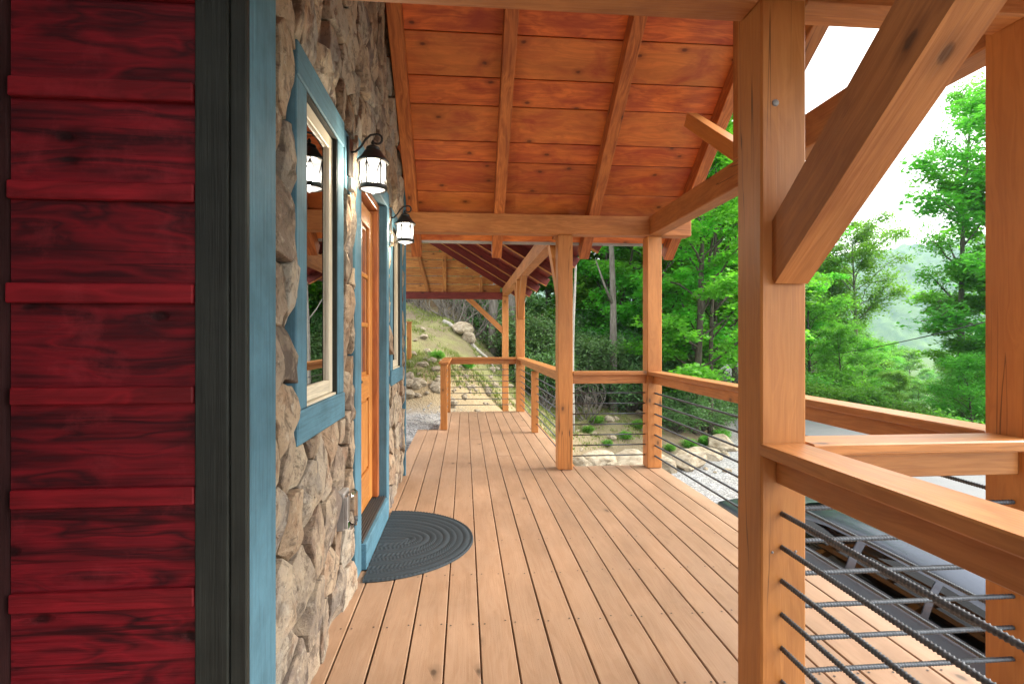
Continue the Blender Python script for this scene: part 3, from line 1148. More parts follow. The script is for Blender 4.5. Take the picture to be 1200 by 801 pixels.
def shed(label, Y0, Y1, xtop, nraf, name='shed_roof'):
    t_ = thing(name, label, 'roof', (.9, (Y0 + Y1) / 2, 2.5))
    P = .6
    zf = lambda x: 2.50 + P * (.90 - x)
    n = Vector((P, 0, 1)).normalized()
    for i in range(nraf):
        y = Y0 + .05 + (Y1 - Y0 - .1) * i / (nraf - 1)
        a = Vector((1.42, y, zf(1.42))); b = Vector((xtop, y, zf(xtop)))
        beam('rafter', a + n * .076, b + n * .076, .045, .128, M_SHEDTIE, t_, .003, up=n)
        beam('lit_edge_strip', a + n * .006, b + n * .006, .06, .011, M_GABLE, t_, .002, up=n)  # added pale strip, bounce light on the rafter underside put into colour
    x = 1.44
    while x > xtop:
        w_ = rng.uniform(.17, .21)
        xm = x - w_ / 2
        z = zf(xm) + .141 * math.sqrt(1 + P * P)
        beam('ceiling_plank', Vector((xm, Y0, z)) + n * .011, Vector((xm, Y1, z)) + n * .011, w_ * math.sqrt(1 + P * P) - .004, .022, M_SHED, t_, .002, up=n)
        x -= w_
    xm = (1.47 + xtop) / 2
    z = zf(xm) + .141 * math.sqrt(1 + P * P)
    beam('shingle_layer', Vector((xm, Y0, z)) + n * .034, Vector((xm, Y1, z)) + n * .034, (1.47 - xtop) * math.sqrt(1 + P * P), .02, M_SHINGLE, t_, 0, up=n)
    return t_


shed('lean-to roof with dark red boards and rafters painted as lit underneath over the far walkway', 5.62, 13.06, -2.3, 7)
shed('lean-to roof over the near end of the porch by the red siding', -1.1, 1.18, -1.08, 4)

# boarded far gable
gb = thing('boarded_gable', 'honey coloured boarded gable above the dark red tie beam', 'gable', (-.5, 13.03, 2.39))
z = 2.392
while z < 4.3:
    zt = z + .195
    xr_ = .90 - (z - 2.50 + .1) / .6
    xr_ = min(xr_ + .10, .86)
    if xr_ > -2.25:
        slab('board', -2.3, xr_, 13.005, 13.028, z + .004, zt - .009, M_GABLE, gb, .006, axis=0)
    z = zt
slab('stud', -.53, -.44, 12.95, 13.003, 2.391, 3.25, M_GABLE, gb, .003, axis=2)
slab('stud', .35, .43, 12.95, 13.003, 2.391, 2.72, M_GABLE, gb, .003, axis=2)
beam('stud', (-1.12, 12.975, 3.35), (-.88, 12.975, 2.40), .05, .08, M_GABLE, gb, .003)

# ------------------------------------------------------------------ railings
def rebar_mesh(L, r=.0066, fine=True):
    seg = 8 if fine else 6
    V, F = [], []
    if fine:
        step = .0026
        n = int(L / step)
        for i in range(n + 1):
            s = i * L / n
            for k_ in range(seg):
                a = 2 * math.pi * k_ / seg
                ph = (s + .0045 * math.cos(a)) / .0105
                rib = max(0, math.cos(2 * math.pi * ph)) * .0026
                lug = .0012 if k_ in (0, seg // 2) else 0
                rr = r + max(rib, lug)
                V.append((s, rr * math.cos(a), rr * math.sin(a)))
    else:
        n = 1
        for s in (0, L):
            for k_ in range(seg):
                a = 2 * math.pi * k_ / seg
                V.append((s, r * math.cos(a), r * math.sin(a)))
    for i in range(n):
        for k_ in range(seg):
            a, b = i * seg + k_, i * seg + (k_ + 1) % seg
            F.append((a, b, b + seg, a + seg))
    F.append(tuple(range(seg))[::-1]); F.append(tuple(range(n * seg, (n + 1) * seg)))
    return mesh('rebar', V, F, True)


BARZ = [.737 - .1026 * i for i in range(7)]


def railing(p0, p1, label, capoff=(0, 0), fine=False, cap_w=.142, sub_off=0.0, posts=(), ext=(0, 0), bar_off=0.0):
    p0, p1 = Vector((*p0, 0)), Vector((*p1, 0))
    d = (p1 - p0); L = d.length; d.normalize()
    nrm = Vector((0, 0, 1)).cross(d)
    t_ = thing('porch_railing', label, 'railing', tuple((p0 + p1) / 2))
    a, b = p0 - d * ext[0], p1 + d * ext[1]
    zc = Vector((0, 0, .934))
    beam('top_rail', a + zc + nrm * capoff[0], b + zc + nrm * capoff[1], cap_w, .036, M_RAIL, t_, .005)
    zs = Vector((0, 0, .8735))
    beam('sub_rail', p0 + zs + nrm * sub_off, p1 + zs + nrm * sub_off, .040, .083, M_RAIL, t_, .003)
    me = rebar_mesh(L, .0066, fine); me.materials.append(M_REBAR)
    for zb_ in BARZ:
        link('bar', me, None, t_, frame_mat(p0 + Vector((0, 0, zb_)) + nrm * bar_off, p1 + Vector((0, 0, zb_)) + nrm * bar_off))
    if fine:
        Vh, Fh = lathe_geo([(.011, 0), (.011, .001)], 10)
    for (px_, py_, w_, zt) in posts:
        slab('rail_post', px_, px_ + w_, py_, py_ + w_, .003, zt, M_POST, t_, .004, axis=2)
    return t_


railing((.965, 1.563), (.965, -1.6), 'near rail with ribbed steel bars running from the thick braced post towards the red siding', (-.003, -.003), True, .142, 0, (), (0, 0))
railing((1.048, 1.61), (1.788, 1.61), 'short cross rail with ribbed steel bars between thick braced post and outer corner post', (-.003, -.003), True, .142, 0)
railing((1.865, 1.713), (1.865, 5.143), 'long outer rail with steel bars along the driveway side of the deck bay', (0, 0), True)
railing((1.788, 5.215), (1.047, 5.215), 'rail with steel bars between the two far posts of the deck bay', (0, 0))
railing((.975, 5.292), (.975, 9.328), 'inner walkway rail with a small middle post receding to the braced far post', (0, 0), False, .142, -.015, [(.905, 7.22, .09, .83)])
railing((.898, 9.40), (-.245, 9.40), 'far end rail closing the walkway above the rocky bank', (0, 0), False, .142, 0, [(-.335, 9.36, .09, .914)], (0, .09))
railing((-.29, 9.355), (-.29, 7.66), 'short return rail ending at a newel post beside the gravel', (0, 0), False, .142, 0, [(-.338, 7.555, .094, .914)], (-.03, .12))

# ------------------------------------------------------------------ lanterns
def lantern(y, label):
    zb_ = 1.99
    xw = -.562
    xc = -.445
    t_ = thing('wall_lantern', label, 'lantern', (xw, y, 2.1), 'lanterns flanking the door')
    slab('back_plate', xw, xw + .014, y - .045, y + .045, 2.05, 2.24, M_IRON, t_, .004, axis=2)
    slab('junction_cover', xw, xw + .026, y - .028, y + .028, 1.985, 2.048, M_GREYPL, t_, .006, axis=2)
    # curled arm
    path = [(xw + .012, y, 2.175), (xw + .035, y, 2.18), (xw + .06, y, 2.205), (xw + .08, y, 2.238), (xw + .105, y, 2.262), (xc + .02, y, 2.268)]
    for q in range(1, 10):
        a = math.pi / 2 - q * math.pi / 6.5
        path.append((xc + .02 + .024 * math.cos(a), y, 2.244 + .024 * math.sin(a)))
    tube('arm', path, .0055, M_IRON, t_, 8)
    c_ = (xc, y, 0)
    V, F = lathe_geo([(.001, 2.236), (.008, 2.230), (.010, 2.222), (.006, 2.216), (.016, 2.210), (.030, 2.204), (.034, 2.196), (.030, 2.192), (.040, 2.184), (.056, 2.158), (.073, 2.140), (.078, 2.134), (.077, 2.128), (.066, 2.127), (.001, 2.130)], 24, c_)
    link('cap', mesh('cap', V, F, True), M_IRON, t_)
    V, F = lathe_geo([(.060, 2.126), (.060, 2.02), (.057, 2.004)], 24, c_)
    link('glass', mesh('glass', V, F, True), M_LGLASS, t_)
    V, F = lathe_geo([(.066, 2.016), (.069, 2.010), (.069, 1.998), (.063, 1.993), (.058, 1.996), (.058, 2.016), (.066, 2.016)], 24, c_)
    link('bottom_ring', mesh('bottom_ring', V, F, True), M_IRON, t_)
    V, F = lathe_geo([(.056, 2.0), (.04, 1.990), (.012, 1.984), (.006, 1.976), (.001, 1.974)], 20, c_)
    link('bottom_glass', mesh('bottom_glass', V, F, True), M_LGLASS, t_)
    for q in range(6):
        a0 = q * math.pi / 3 + .2
        tube('cage_bar', [(xc + .0635 * math.cos(a0), y + .0635 * math.sin(a0), 2.012), (xc + .0635 * math.cos(a0), y + .0635 * math.sin(a0), 2.128)], .0028, M_IRON, t_, 5)
        for s_ in (0, 1):
            pp = []
            for m_ in range(5):
                u = m_ / 4
                a = a0 + (math.pi / 3) * (u * .5 if s_ == 0 else 1 - u * .5)
                pp.append((xc + .0635 * math.cos(a), y + .0635 * math.sin(a), 2.125 - .108 * u))
            tube('cage_bar', pp, .0022, M_IRON, t_, 5)
    V, F = lathe_geo([(.001, 2.028), (.014, 2.032), (.024, 2.048), (.025, 2.062), (.016, 2.085), (.012, 2.10), (.012, 2.115)], 14, c_)
    link('bulb', mesh('bulb', V, F, True), M_BULB, t_)
    ld = bpy.data.lights.new('lantern_light', 'POINT')
    ld.energy = 14.0
    ld.color = (1, .86, .66)
    ld.shadow_soft_size = .045
    lo = bpy.data.objects.new('lantern_light', ld)
    C.objects.link(lo)
    place(lo, Matrix.Translation((xc, y, 2.055)), t_)
    return t_


lantern(2.67, 'lit black caged lantern between the near window and the door')
lantern(4.09, 'lit black caged lantern between the door and the far window')

# outlet cover on the stones
oc = thing('outlet_cover', 'grey weatherproof outlet cover with clear lid on the stones', 'outlet', (-.55, 2.49, .41))
slab('back_box', -.60, -.532, 2.44, 2.55, .415, .585, M_GREYPL, oc, .006, axis=2)
slab('clear_lid', -.531, -.492, 2.445, 2.548, .42, .58, M_CLEAR, oc, .012, axis=2)
slab('hinge', -.532, -.515, 2.43, 2.439, .43, .57, M_GREYPL, oc, .003, axis=2)
slab('socket_plate', -.5315, -.526, 2.47, 2.525, .45, .55, M_GREYPL, oc, .001, axis=2)

# ------------------------------------------------------------------ doormat
def doormat():
    RA, RB = .585, .575
    nr, na = 110, 300
    V, F = [], []
    rings = 10.5
    for i in range(nr + 1):
        s = i / nr
        for j in range(na + 1):
            th_ = -math.pi / 2 + math.pi * j / na
            # half oval: inner core stretched along x
            core = .14
            x = (core + (RA - core) * s) * max(0, math.cos(th_)) ** .92 if True else 0
            yv = RB * s * math.sin(th_)
            x = math.cos(th_) * (core * (1 - .0 * s) * (1 if True else 0) + (RA - core) * s)
            arc = (th_ + math.pi / 2) * (RA * s + .05)
            ph = s * rings
            fr_ = ph - math.floor(ph)
            rid = int(math.floor(ph))
            prof = math.sin(math.pi * fr_) ** .6
            if rid % 3 == 1:
                br = .5 + .5 * math.cos(arc / .026 * 2 * math.pi + (fr_ - .5) * 3.0)
                h = .008 + .008 * prof * (.35 + .65 * br)
            elif rid % 3 == 2:
                br = .5 + .5 * math.cos(arc / .020 * 2 * math.pi - (fr_ - .5) * 5.0)
                h = .008 + .006 * prof * (.5 + .5 * br)
            else:
                h = .008 + .0075 * prof
            if i == nr: h = .0025
            V.append((x, yv, h))
    for i in range(nr):
        for j in range(na):
            a = i * (na + 1) + j
            F.append((a, a + na + 1, a + na + 2, a + 1))
    # underside rim
    o = link('doormat', mesh('doormat', V, F, True), M_MAT, None, Matrix.Translation((-.530, 3.43, .0005)))
    return tag(o, 'dark slate half oval braided doormat lying before the door', 'doormat')


doormat()

# ------------------------------------------------------------------ car
def car():
    X0, Y0 = 4.87, 3.15
    zc = zgf(4.9, 6) + .0
    t_ = thing('parked_car', 'black sport utility car parked below the deck', 'car', (X0, Y0 + 2.6, zc))
    M0 = Matrix.Translation((X0, Y0, zc))
    L = 5.25
    # body: sections along y
    def hw(y):   # half width
        e = min(y, L - y)
        return 1.0 - .13 * max(0, 1 - e / .55) ** 2 - .02
    def ztop(y):  # belt / hood height at the side
        if y < 3.35: return 1.20
        if y < 3.75: return 1.20 - .08 * (y - 3.35) / .4
        return 1.12 - .05 * (y - 3.75) / (L - 3.75) - .16 * max(0, (y - (L - .3)) / .3) ** 2
    ys_ = [0, .06, .2, .5, .9, 1.4, 2.0, 2.6, 3.1, 3.35, 3.75, 4.2, 4.6, 4.95, 5.12, 5.2, L]
    V, F = [], []
    secs = []
    for y in ys_:
        h = hw(y); zt = ztop(y)
        crown = .05 if y > 3.3 else .0
        pts = [(h * .90, .32), (h * .975, .42), (h, .62), (h * .995, .82), (h * .985, zt - .20), (h * .955, zt - .06), (h * .93, zt - .012), (h * .89, zt), (h * .6, zt + crown * .7), (0, zt + crown)]
        full = [(-a, b) for a, b in pts] + [(a, b) for a, b in pts[::-1][1:]]
        secs.append(len(full))
        V += [(a, y, b) for a, b in full]
    m = secs[0]
    for i in range(len(ys_) - 1):
        for q in range(m - 1):
            a = i * m + q
            F.append((a, a + 1, a + m + 1, a + m))
        F.append((i * m + m - 1, i * m, (i + 1) * m, (i + 1) * m + m - 1))
    F.append(tuple(range(m))); F.append(tuple(range((len(ys_) - 1) * m, len(ys_) * m))[::-1])
    body = link('body', mesh('car_body', V, F, True), M_CARP, t_, M0)
    # greenhouse
    gy = [.12, .30, .55, 1.2, 2.0, 2.6, 3.0, 3.35, 3.75]
    gt = [1.22, 1.52, 1.64, 1.70, 1.71, 1.69, 1.62, 1.46, 1.20]
    V, F = [], []
    for y, zt in zip(gy, gt):
        fz = (zt - 1.18) / .53
        ht = .925 - .17 * fz
        for (a, b) in ((-.93, 1.17), (-(.93 + ht) / 2 - .012, (1.17 + zt - .13 * fz) / 2), (-ht - .002, zt - .18 * fz), (-ht + .025, zt - .130 * fz), (-ht + .10, zt - .070 * fz), (-ht + .22, zt - .025 * fz), (0, zt + .012)):
            V.append((a, y, b))
        for (a, b) in ((ht - .22, zt - .025 * fz), (ht - .10, zt - .070 * fz), (ht - .025, zt - .130 * fz), (ht + .002, zt - .18 * fz), ((.93 + ht) / 2 + .012, (1.17 + zt - .13 * fz) / 2), (.93, 1.17)):
            V.append((a, y, b))
    m = 13
    for i in range(len(gy) - 1):
        for q in range(m - 1):
            a = i * m + q
            F.append((a, a + 1, a + m + 1, a + m))
    link('cabin', mesh('cabin', V, F, True), M_CARP, t_, M0)

    def side_pt(sx, y, f):   # f: 0 belt .. 1 roof edge, on the cabin side
        zt = float(np.interp(y, gy, gt)); fz = (zt - 1.18) / .53
        ht = .925 - .17 * fz
        pa = (.93, 1.17); pm = ((.93 + ht) / 2 + .012, (1.17 + zt - .13 * fz) / 2); pb = (ht + .002, zt - .18 * fz)
        if f < .5: u = f * 2; a, b = pa, pm
        else: u = f * 2 - 1; a, b = pm, pb
        return (sx * (a[0] + (b[0] - a[0]) * u + .006), y, a[1] + (b[1] - a[1]) * u)

    for sx in (-1, 1):
        for (ya, yb, nm) in ((.62, 1.12, 'quarter_window'), (1.20, 2.02, 'rear_window'), (2.14, 3.12, 'front_window')):
            V, F = [], []
            for i in range(7):
                y = ya + (yb - ya) * i / 6
                for f in (.12, .5, .93):
                    V.append(side_pt(sx, y, f))
            for i in range(6):
                for q in range(2):
                    a = i * 3 + q
                    F.append((a, a + 1, a + 4, a + 3))
            link(nm, mesh(nm, V, F, True), M_CARGLASS, t_, M0)
        # bright strips above and below the windows
        for f, nm in ((.06, 'belt_moulding'),):
            pth = [Vector(side_pt(sx, y, f)) for y in np.linspace(.5, 3.2, 14)]
            V, F = tube_geo(pth, .008, 6)
            link(nm, mesh(nm, V, F, True), M_CHROME, t_, M0)
        for yh in (1.35, 2.3):
            V, F = tube_geo([(sx * .955, yh, 1.0), (sx * .995, yh + .02, 1.0), (sx * .995, yh + .18, 1.0), (sx * .955, yh + .2, 1.0)], .012, 6)
            link('door_handle', mesh('dh', V, F, True), M_CHROME, t_, M0)
        # mirror
        V, F = lathe_geo([(.001, -.09), (.07, -.07), (.10, 0), (.07, .07), (.001, .09)], 12)
        V = [(sx * (1.03 + v[0] * 1.0), 3.12 + v[1] * .55, 1.24 + v[2]) for v in V]
        link('wing_mirror', mesh('mirror', V, F, True), M_CARP, t_, M0)
        # headlight and tail light
        slab_ = box_mesh(.30, .05, .15, .03, M_LAMPW)
        o = link('headlight', slab_, None, t_, M0 @ Matrix.Translation((sx * .78 - .15, 5.17, .86)))
        for yw in (.95, 4.15):
            V, F = [], []
            prof = [(.20, -.11), (.36, -.11), (.385, -.08), (.385, .08), (.36, .11), (.20, .11)]
            Vl, Fl = lathe_geo(prof, 24)
            V = [(sx * .90 + v[2], yw + v[0], .385 + v[1]) for v in Vl]
            tyre = link('wheel', mesh('tyre', V, Fl, True), M_RUBBER, t_, M0)
            Vl, Fl = lathe_geo([(.001, .06), (.05, .07), (.17, .05), (.215, .09), (.215, -.08)], 20)
            V = [(sx * .90 + sx * v[2], yw + v[0], .385 + v[1]) for v in Vl]
            link('rim', mesh('rim', V, Fl, True), M_RIM, tyre, M0)
    # windscreen, wipers cowl, grille
    V = [(-.80, 3.72, 1.215), (.80, 3.72, 1.215), (.66, 3.14, 1.600), (-.66, 3.14, 1.600)]
    V = [(-.80, 3.735, 1.225), (0, 3.745, 1.235), (.80, 3.735, 1.225), (.74, 3.37, 1.47), (0, 3.38, 1.485), (-.74, 3.37, 1.47), (-.68, 3.06, 1.62), (0, 3.06, 1.635), (.68, 3.06, 1.62)]
    link('windscreen', mesh('ws', V, [(0, 1, 4, 5), (1, 2, 3, 4), (5, 4, 7, 6), (4, 3, 8, 7)], True), M_CARGLASS, t_, M0)
    link('grille', box_mesh(1.0, .04, .22, .02, M_BLACKPL), None, t_, M0 @ Matrix.Translation((-.5, 5.215, .82)))
    link('bumper', box_mesh(1.7, .12, .16, .05, M_BLACKPL), None, t_, M0 @ Matrix.Translation((-.85, 5.2, .50)))
    return t_


car()

# ------------------------------------------------------------------ vegetation
def leaves_geo(centers, normals_up, size, aspect, r, droop=0.0):
    """rhombic leaves folded along the midrib: 4 verts 2 tris each"""
    n = len(centers)
    az = r.uniform(0, 2 * np.pi, n)
    tilt = r.normal(0, normals_up, n)
    d = np.stack([np.cos(az), np.sin(az), np.sin(tilt) - droop], -1)
    d /= np.linalg.norm(d, axis=1)[:, None]
    upv = np.stack([r.normal(0, normals_up, n), r.normal(0, normals_up, n), np.ones(n)], -1)
    s = np.cross(upv, d); s /= np.linalg.norm(s, axis=1)[:, None]
    L = size * r.uniform(.6, 1.25, n)[:, None]
    W = L * aspect
    tipd = d * L
    a = centers
    b = centers + d * L * .5 + s * W * .5
    c = centers + tipd
    e = centers + d * L * .5 - s * W * .5
    co = np.stack([a, b, c, e], 1).reshape(-1, 3)
    q = np.arange(n * 4).reshape(n, 4)
    return co, q


def crown_mesh(name, co, q, tone, mat):
    me = np_mesh(name, co, q)
    a = me.attributes.new('tone', 'FLOAT', 'FACE')
    a.data.foreach_set('value', tone.astype(np.float32))
    me.materials.append(mat)
    return me


def tree_meshes(seed, H, base, Rad, n_limb, leaves, leaf, barkm, leafm, aspect=.6, flat=.32, shape='oval', trunk_r=.16, lean=.3, clump=.75):
    r = np.random.default_rng(seed)
    V, F = [], []

    def add_tube(path, radii, seg=7):
        v, f = tube_geo(path, radii, seg, False)
        b = len(V)
        V.extend(v); F.extend([tuple(i + b for i in ff) for ff in f])
    # trunk
    ph = r.uniform(0, 6.28)
    tp = []
    for i in range(12):
        s = i / 11
        tp.append((lean * math.sin(s * 2.2 + ph) * s, lean * math.cos(s * 1.7 + ph) * s, H * .97 * s - .3 * (1 - s)))
    add_tube(tp, [trunk_r * (1.25 if i == 0 else 1) * (1 - .9 * (i / 11) ** 1.2) + .008 for i in range(12)])
    cl = []
    for i in range(n_limb):
        s = base / H + (1 - base / H) * ((i + r.uniform(0, 1)) / n_limb)
        s = min(s, .98)
        k = s * 11; i0 = min(int(k), 10); u = k - i0
        p = np.array(tp[i0]) * (1 - u) + np.array(tp[i0 + 1]) * u
        rel = (s - base / H) / (1 - base / H)
        if shape == 'oval': prof = math.sqrt(max(0, 1 - (rel * 1.75 - .75) ** 2)) * .95 + .08
        elif shape == 'cone': prof = (1 - rel) * .95 + .1
        else: prof = .55 + .45 * math.sin(rel * 3.0) if rel < .9 else .4
        Ln = Rad * prof * r.uniform(.65, 1.12)
        az = i * 2.4 + r.uniform(-.5, .5)
        rise = r.uniform(.1, .55) + .3 * rel
        dirv = np.array([math.cos(az), math.sin(az), rise])
        path = []
        npt = 6
        for j in range(npt):
            w = j / (npt - 1)
            q_ = p + dirv * Ln * w + np.array([0, 0, .18 * Ln * math.sin(w * 2.4)]) + r.normal(0, .05 * Ln, 3) * (0 if j == 0 else 1) * .6
            path.append(q_)
        r0 = trunk_r * (1 - .8 * s) * .42
        add_tube([tuple(q_) for q_ in path], [r0 * (1 - .85 * j / (npt - 1)) + .005 for j in range(npt)], 5)
        for j in range(2, npt):
            cl.append((path[j], .55 + .45 * j / npt))
            if r.random() < .8:
                side = path[j] + np.array([r.normal(0, .35), r.normal(0, .35), r.normal(0.05, .2)]) * Rad * .32
                add_tube([tuple(path[j]), tuple((path[j] + side) / 2 + r.normal(0, .03, 3)), tuple(side)], [r0 * .3 + .004, r0 * .2 + .003, .004], 4)
                cl.append((side, 1.0))
    trunk = mesh('trunk', V, F, True)
    trunk.materials.append(barkm)
    per = max(4, leaves // max(1, len(cl)))
    cs_, tn = [], []
    for (p, w) in cl:
        n = int(per * r.uniform(.5, 1.5))
        cr = clump * r.uniform(.55, 1.2)
        off = r.normal(0, 1, (n, 3))
        off /= (np.linalg.norm(off, axis=1)[:, None] + 1e-6)
        off *= (r.uniform(0, 1, n) ** .55)[:, None] * np.array([cr, cr, cr * flat + .08])
        off[:, 2] -= .18 * (off[:, 0] ** 2 + off[:, 1] ** 2) / max(cr, .1)
        cs_.append(p + off)
        tn.append(np.clip(r.uniform(0, 1) * .45 + r.uniform(0, .55, n), 0, 1))
    ctr = np.concatenate(cs_); tone = np.concatenate(tn)
    co, q = leaves_geo(ctr, .38, leaf, aspect, r, .15)
    return trunk, crown_mesh('crown', co, q, tone, leafm)


TREES = {
    'maple': tree_meshes(1, 12, 1.2, 3.3, 30, 34000, .18, M_BARKD, M_LEAF_BRIGHT, .75, .22, 'oval', .15, .4, .8),
    'maple2': tree_meshes(2, 11, 2.2, 3.0, 26, 28000, .18, M_BARKD, M_LEAF_BRIGHT, .75, .25, 'oval', .12, .6, .8),
    'oak': tree_meshes(3, 16, 5.5, 3.2, 26, 15000, .19, M_BARK, M_LEAF_MID, .6, .5, 'column', .26, .8, .85),
    'forest': tree_meshes(4, 15, 4.0, 3.4, 28, 26000, .21, M_BARK, M_LEAF_MID, .65, .35, 'oval', .19, .5, .95),
    'bushy': tree_meshes(5, 7, .5, 2.6, 26, 22000, .17, M_BARKD, M_LEAF_MID, .6, .45, 'oval', .10, .3, .8),
    'round': tree_meshes(6, 11, 5.2, 3.6, 24, 20000, .20, M_BARK, M_LEAF_MID, .65, .5, 'oval', .17, .4, .95),
}
SHRUBS = {}


def shrub_mesh(seed, H, Rad, stems, leaves, leaf, aspect, leafm, barkm, inner=.25):
    r = np.random.default_rng(seed)
    V, F = [], []
    cl = []
    for i in range(stems):
        az = r.uniform(0, 6.28); L = r.uniform(.5, 1.0)
        pth = []
        for j in range(5):
            w = j / 4
            pth.append((math.cos(az) * Rad * L * w ** .8 * .9 + r.normal(0, .05), math.sin(az) * Rad * L * w ** .8 * .9 + r.normal(0, .05), -.1 + H * (1.02 - .45 * L ** 2) * w))
        v, f = tube_geo(pth, [.028, .022, .017, .012, .006], 5, False)
        b = len(V); V += v; F += [tuple(k + b for k in ff) for ff in f]
        for j in (2, 3, 4):
            cl.append(np.array(pth[j]))
            for q in range(2):
                e = np.array(pth[j]) + r.normal(0, .22, 3) * np.array([1, 1, .7])
                v, f = tube_geo([pth[j], tuple(e)], [.008, .003], 4, False)
                b = len(V); V += v; F += [tuple(k + b for k in ff) for ff in f]
                cl.append(e)
    st = mesh('stems', V, F, True); st.materials.append(barkm)
    if leaves == 0: return st, None
    per = leaves // len(cl)
    cs_, tn = [], []
    for p in cl:
        off = r.normal(0, .17, (per, 3)) * np.array([1, 1, .75])
        cs_.append(p + off); tn.append(np.clip(r.uniform(0, .5) + r.uniform(0, .5, per), 0, 1))
    ctr = np.concatenate(cs_)
    ctr[:, 2] = np.maximum(ctr[:, 2], .12)
    co, q = leaves_geo(ctr, .55, leaf, aspect, r, .1)
    return st, crown_mesh('foliage', co, q, np.concatenate(tn), leafm)


SHRUBS['rhodo'] = shrub_mesh(11, 2.6, 1.7, 34, 13000, .17, .34, M_LEAF_DARK, M_BARK)
SHRUBS['rhodo2'] = shrub_mesh(12, 2.0, 1.5, 28, 10000, .16, .36, M_LEAF_DARK, M_BARK)
SHRUBS['leafy'] = shrub_mesh(13, 1.5, 1.1, 22, 6000, .16, .6, M_LEAF_MID, M_BARKD)


def put(kind, x, y, label, cat, group, sc=1.0, rz=None, name=None, dz=0.0, pool=None, szx=1.0):
    tr, cr = (pool or TREES)[kind]
    z = zgf(x, y) + dz
    o = bpy.data.objects.new(name or 'tree', None)
    C.objects.link(o)
    o.empty_display_size = .2
    o.location = (x, y, z)
    o.rotation_euler = (0, 0, rng.uniform(0, 6.28) if rz is None else rz)
    o.scale = (sc * szx, sc * szx, sc)
    tag(o, label, cat, group)
    a = bpy.data.objects.new('trunk' if pool is None else 'stems', tr); C.objects.link(a); a.parent = o
    if cr is not None:
        b = bpy.data.objects.new('crown' if pool is None else 'foliage', cr); C.objects.link(b); b.parent = o
    return o


# special trees
def P(px, d): return at(px, d)


x, y = P(1130, 27); put('oak', x, y, 'tall narrow leafy tree with pale trunk rising behind the overhead cable', 'tree', None, 1.16, 1.0, szx=.62)
x, y = P(1003, 40); put('round', x, y, 'round-crowned tree standing alone against the hazy mountain', 'tree', None, 1.12, .4, szx=.85)
# bright maples right of the outer far post
G1 = 'bright maples beside the road'
for (px, d, s, k_) in ((815, 19, .95, 'maple'), (842, 22, 1.1, 'maple2'), (790, 24, 1.1, 'maple'), (862, 29, 1.1, 'maple'), (770, 21, .9, 'maple2'), (830, 30, 1.25, 'maple2')):
    x, y = P(px, d)
    put(k_, x, y, 'bright green maple on the bank left of the road', 'tree', G1, s, name='maple_tree')
G2 = 'forest trees on the bank'
for i, (px, d, s, k_) in enumerate(((620, 24, .9, 'forest'), (645, 30, 1.0, 'forest'), (668, 24, .85, 'maple2'), (690, 27, 1.0, 'forest'), (718, 23, .9, 'maple2'), (712, 33, 1.1, 'forest'), (745, 28, 1.0, 'maple'), (600, 30, 1.0, 'forest'), (575, 27, .9, 'forest'), (548, 31, 1.0, 'forest'), (520, 29, .95, 'forest'), (492, 33, 1.0, 'forest'), (465, 30, 1.0, 'forest'), (660, 38, 1.2, 'maple'), (625, 40, 1.2, 'maple'), (735, 40, 1.2, 'maple'), (765, 34, 1.1, 'forest'), (795, 38, 1.2, 'forest'), (830, 40, 1.2, 'maple'), (590, 42, 1.2, 'forest'), (690, 46, 1.3, 'maple'), (760, 50, 1.3, 'maple'), (560, 46, 1.3, 'forest'), (520, 44, 1.2, 'forest'), (480, 46, 1.3, 'forest'))):
    x, y = P(px, d)
    put(k_, x, y, 'leafy forest tree on the wooded bank behind the far railing', 'tree', G2, s, name='forest_tree')
G3 = 'roadside trees'
for (px, d, s, k_) in ((950, 34, 1.0, 'bushy'), (972, 42, 1.2, 'bushy'), (930, 45, 1.1, 'maple2'), (985, 31, .55, 'bushy'), (1012, 36, .62, 'bushy'), (1034, 44, .6, 'bushy'), (1056, 34, .45, 'bushy'), (955, 55, 1.2, 'forest'), (1000, 60, 1.1, 'bushy'), (1030, 62, 1.0, 'bushy'), (900, 50, 1.2, 'forest'), (920, 36, 1.0, 'maple'), (880, 60, 1.2, 'forest')):
    x, y = P(px, d)
    put(k_, x, y, 'leafy tree crowding the far side of the road below the round-crowned tree', 'tree', G3, s, name='roadside_tree')
G4 = 'trees under the tall narrow tree'
for (px, d, s, k_) in ((1140, 23, .62, 'bushy'), (1165, 26, .9, 'maple2'), (1128, 33, .75, 'bushy'), (1160, 31, .9, 'bushy'), (1190, 24, 1.2, 'forest'), (1215, 26, 1.3, 'maple')):
    x, y = P(px, d)
    put(k_, x, y, 'leafy tree crowding the foot of the tall narrow tree', 'tree', G4, s, name='roadside_tree')
G5 = 'valley trees'
rr = random.Random(9)
cnt = 0
while cnt < 90:
    d = rr.uniform(55, 240); px = rr.uniform(860, 1260)
    x, y = P(px, d)
    sc_ = rr.uniform(.6, 1.2); k_ = rr.choice(['bushy', 'round', 'forest', 'maple2'])
    H_ = {'bushy': 7.3, 'round': 11, 'forest': 15, 'maple2': 11}[k_] * sc_
    top = zgf(x, y) + H_
    lim = EYE - (np.interp(px, [940, 1000, 1040, 1060, 1100, 1120], [345, 370, 400, 415, 400, 370]) - 397) / 630 * -d * -1
    if top > lim: continue
    cnt += 1
    put(k_, x, y, 'distant tree in the valley below the mountain', 'tree', G5, sc_, name='valley_tree')
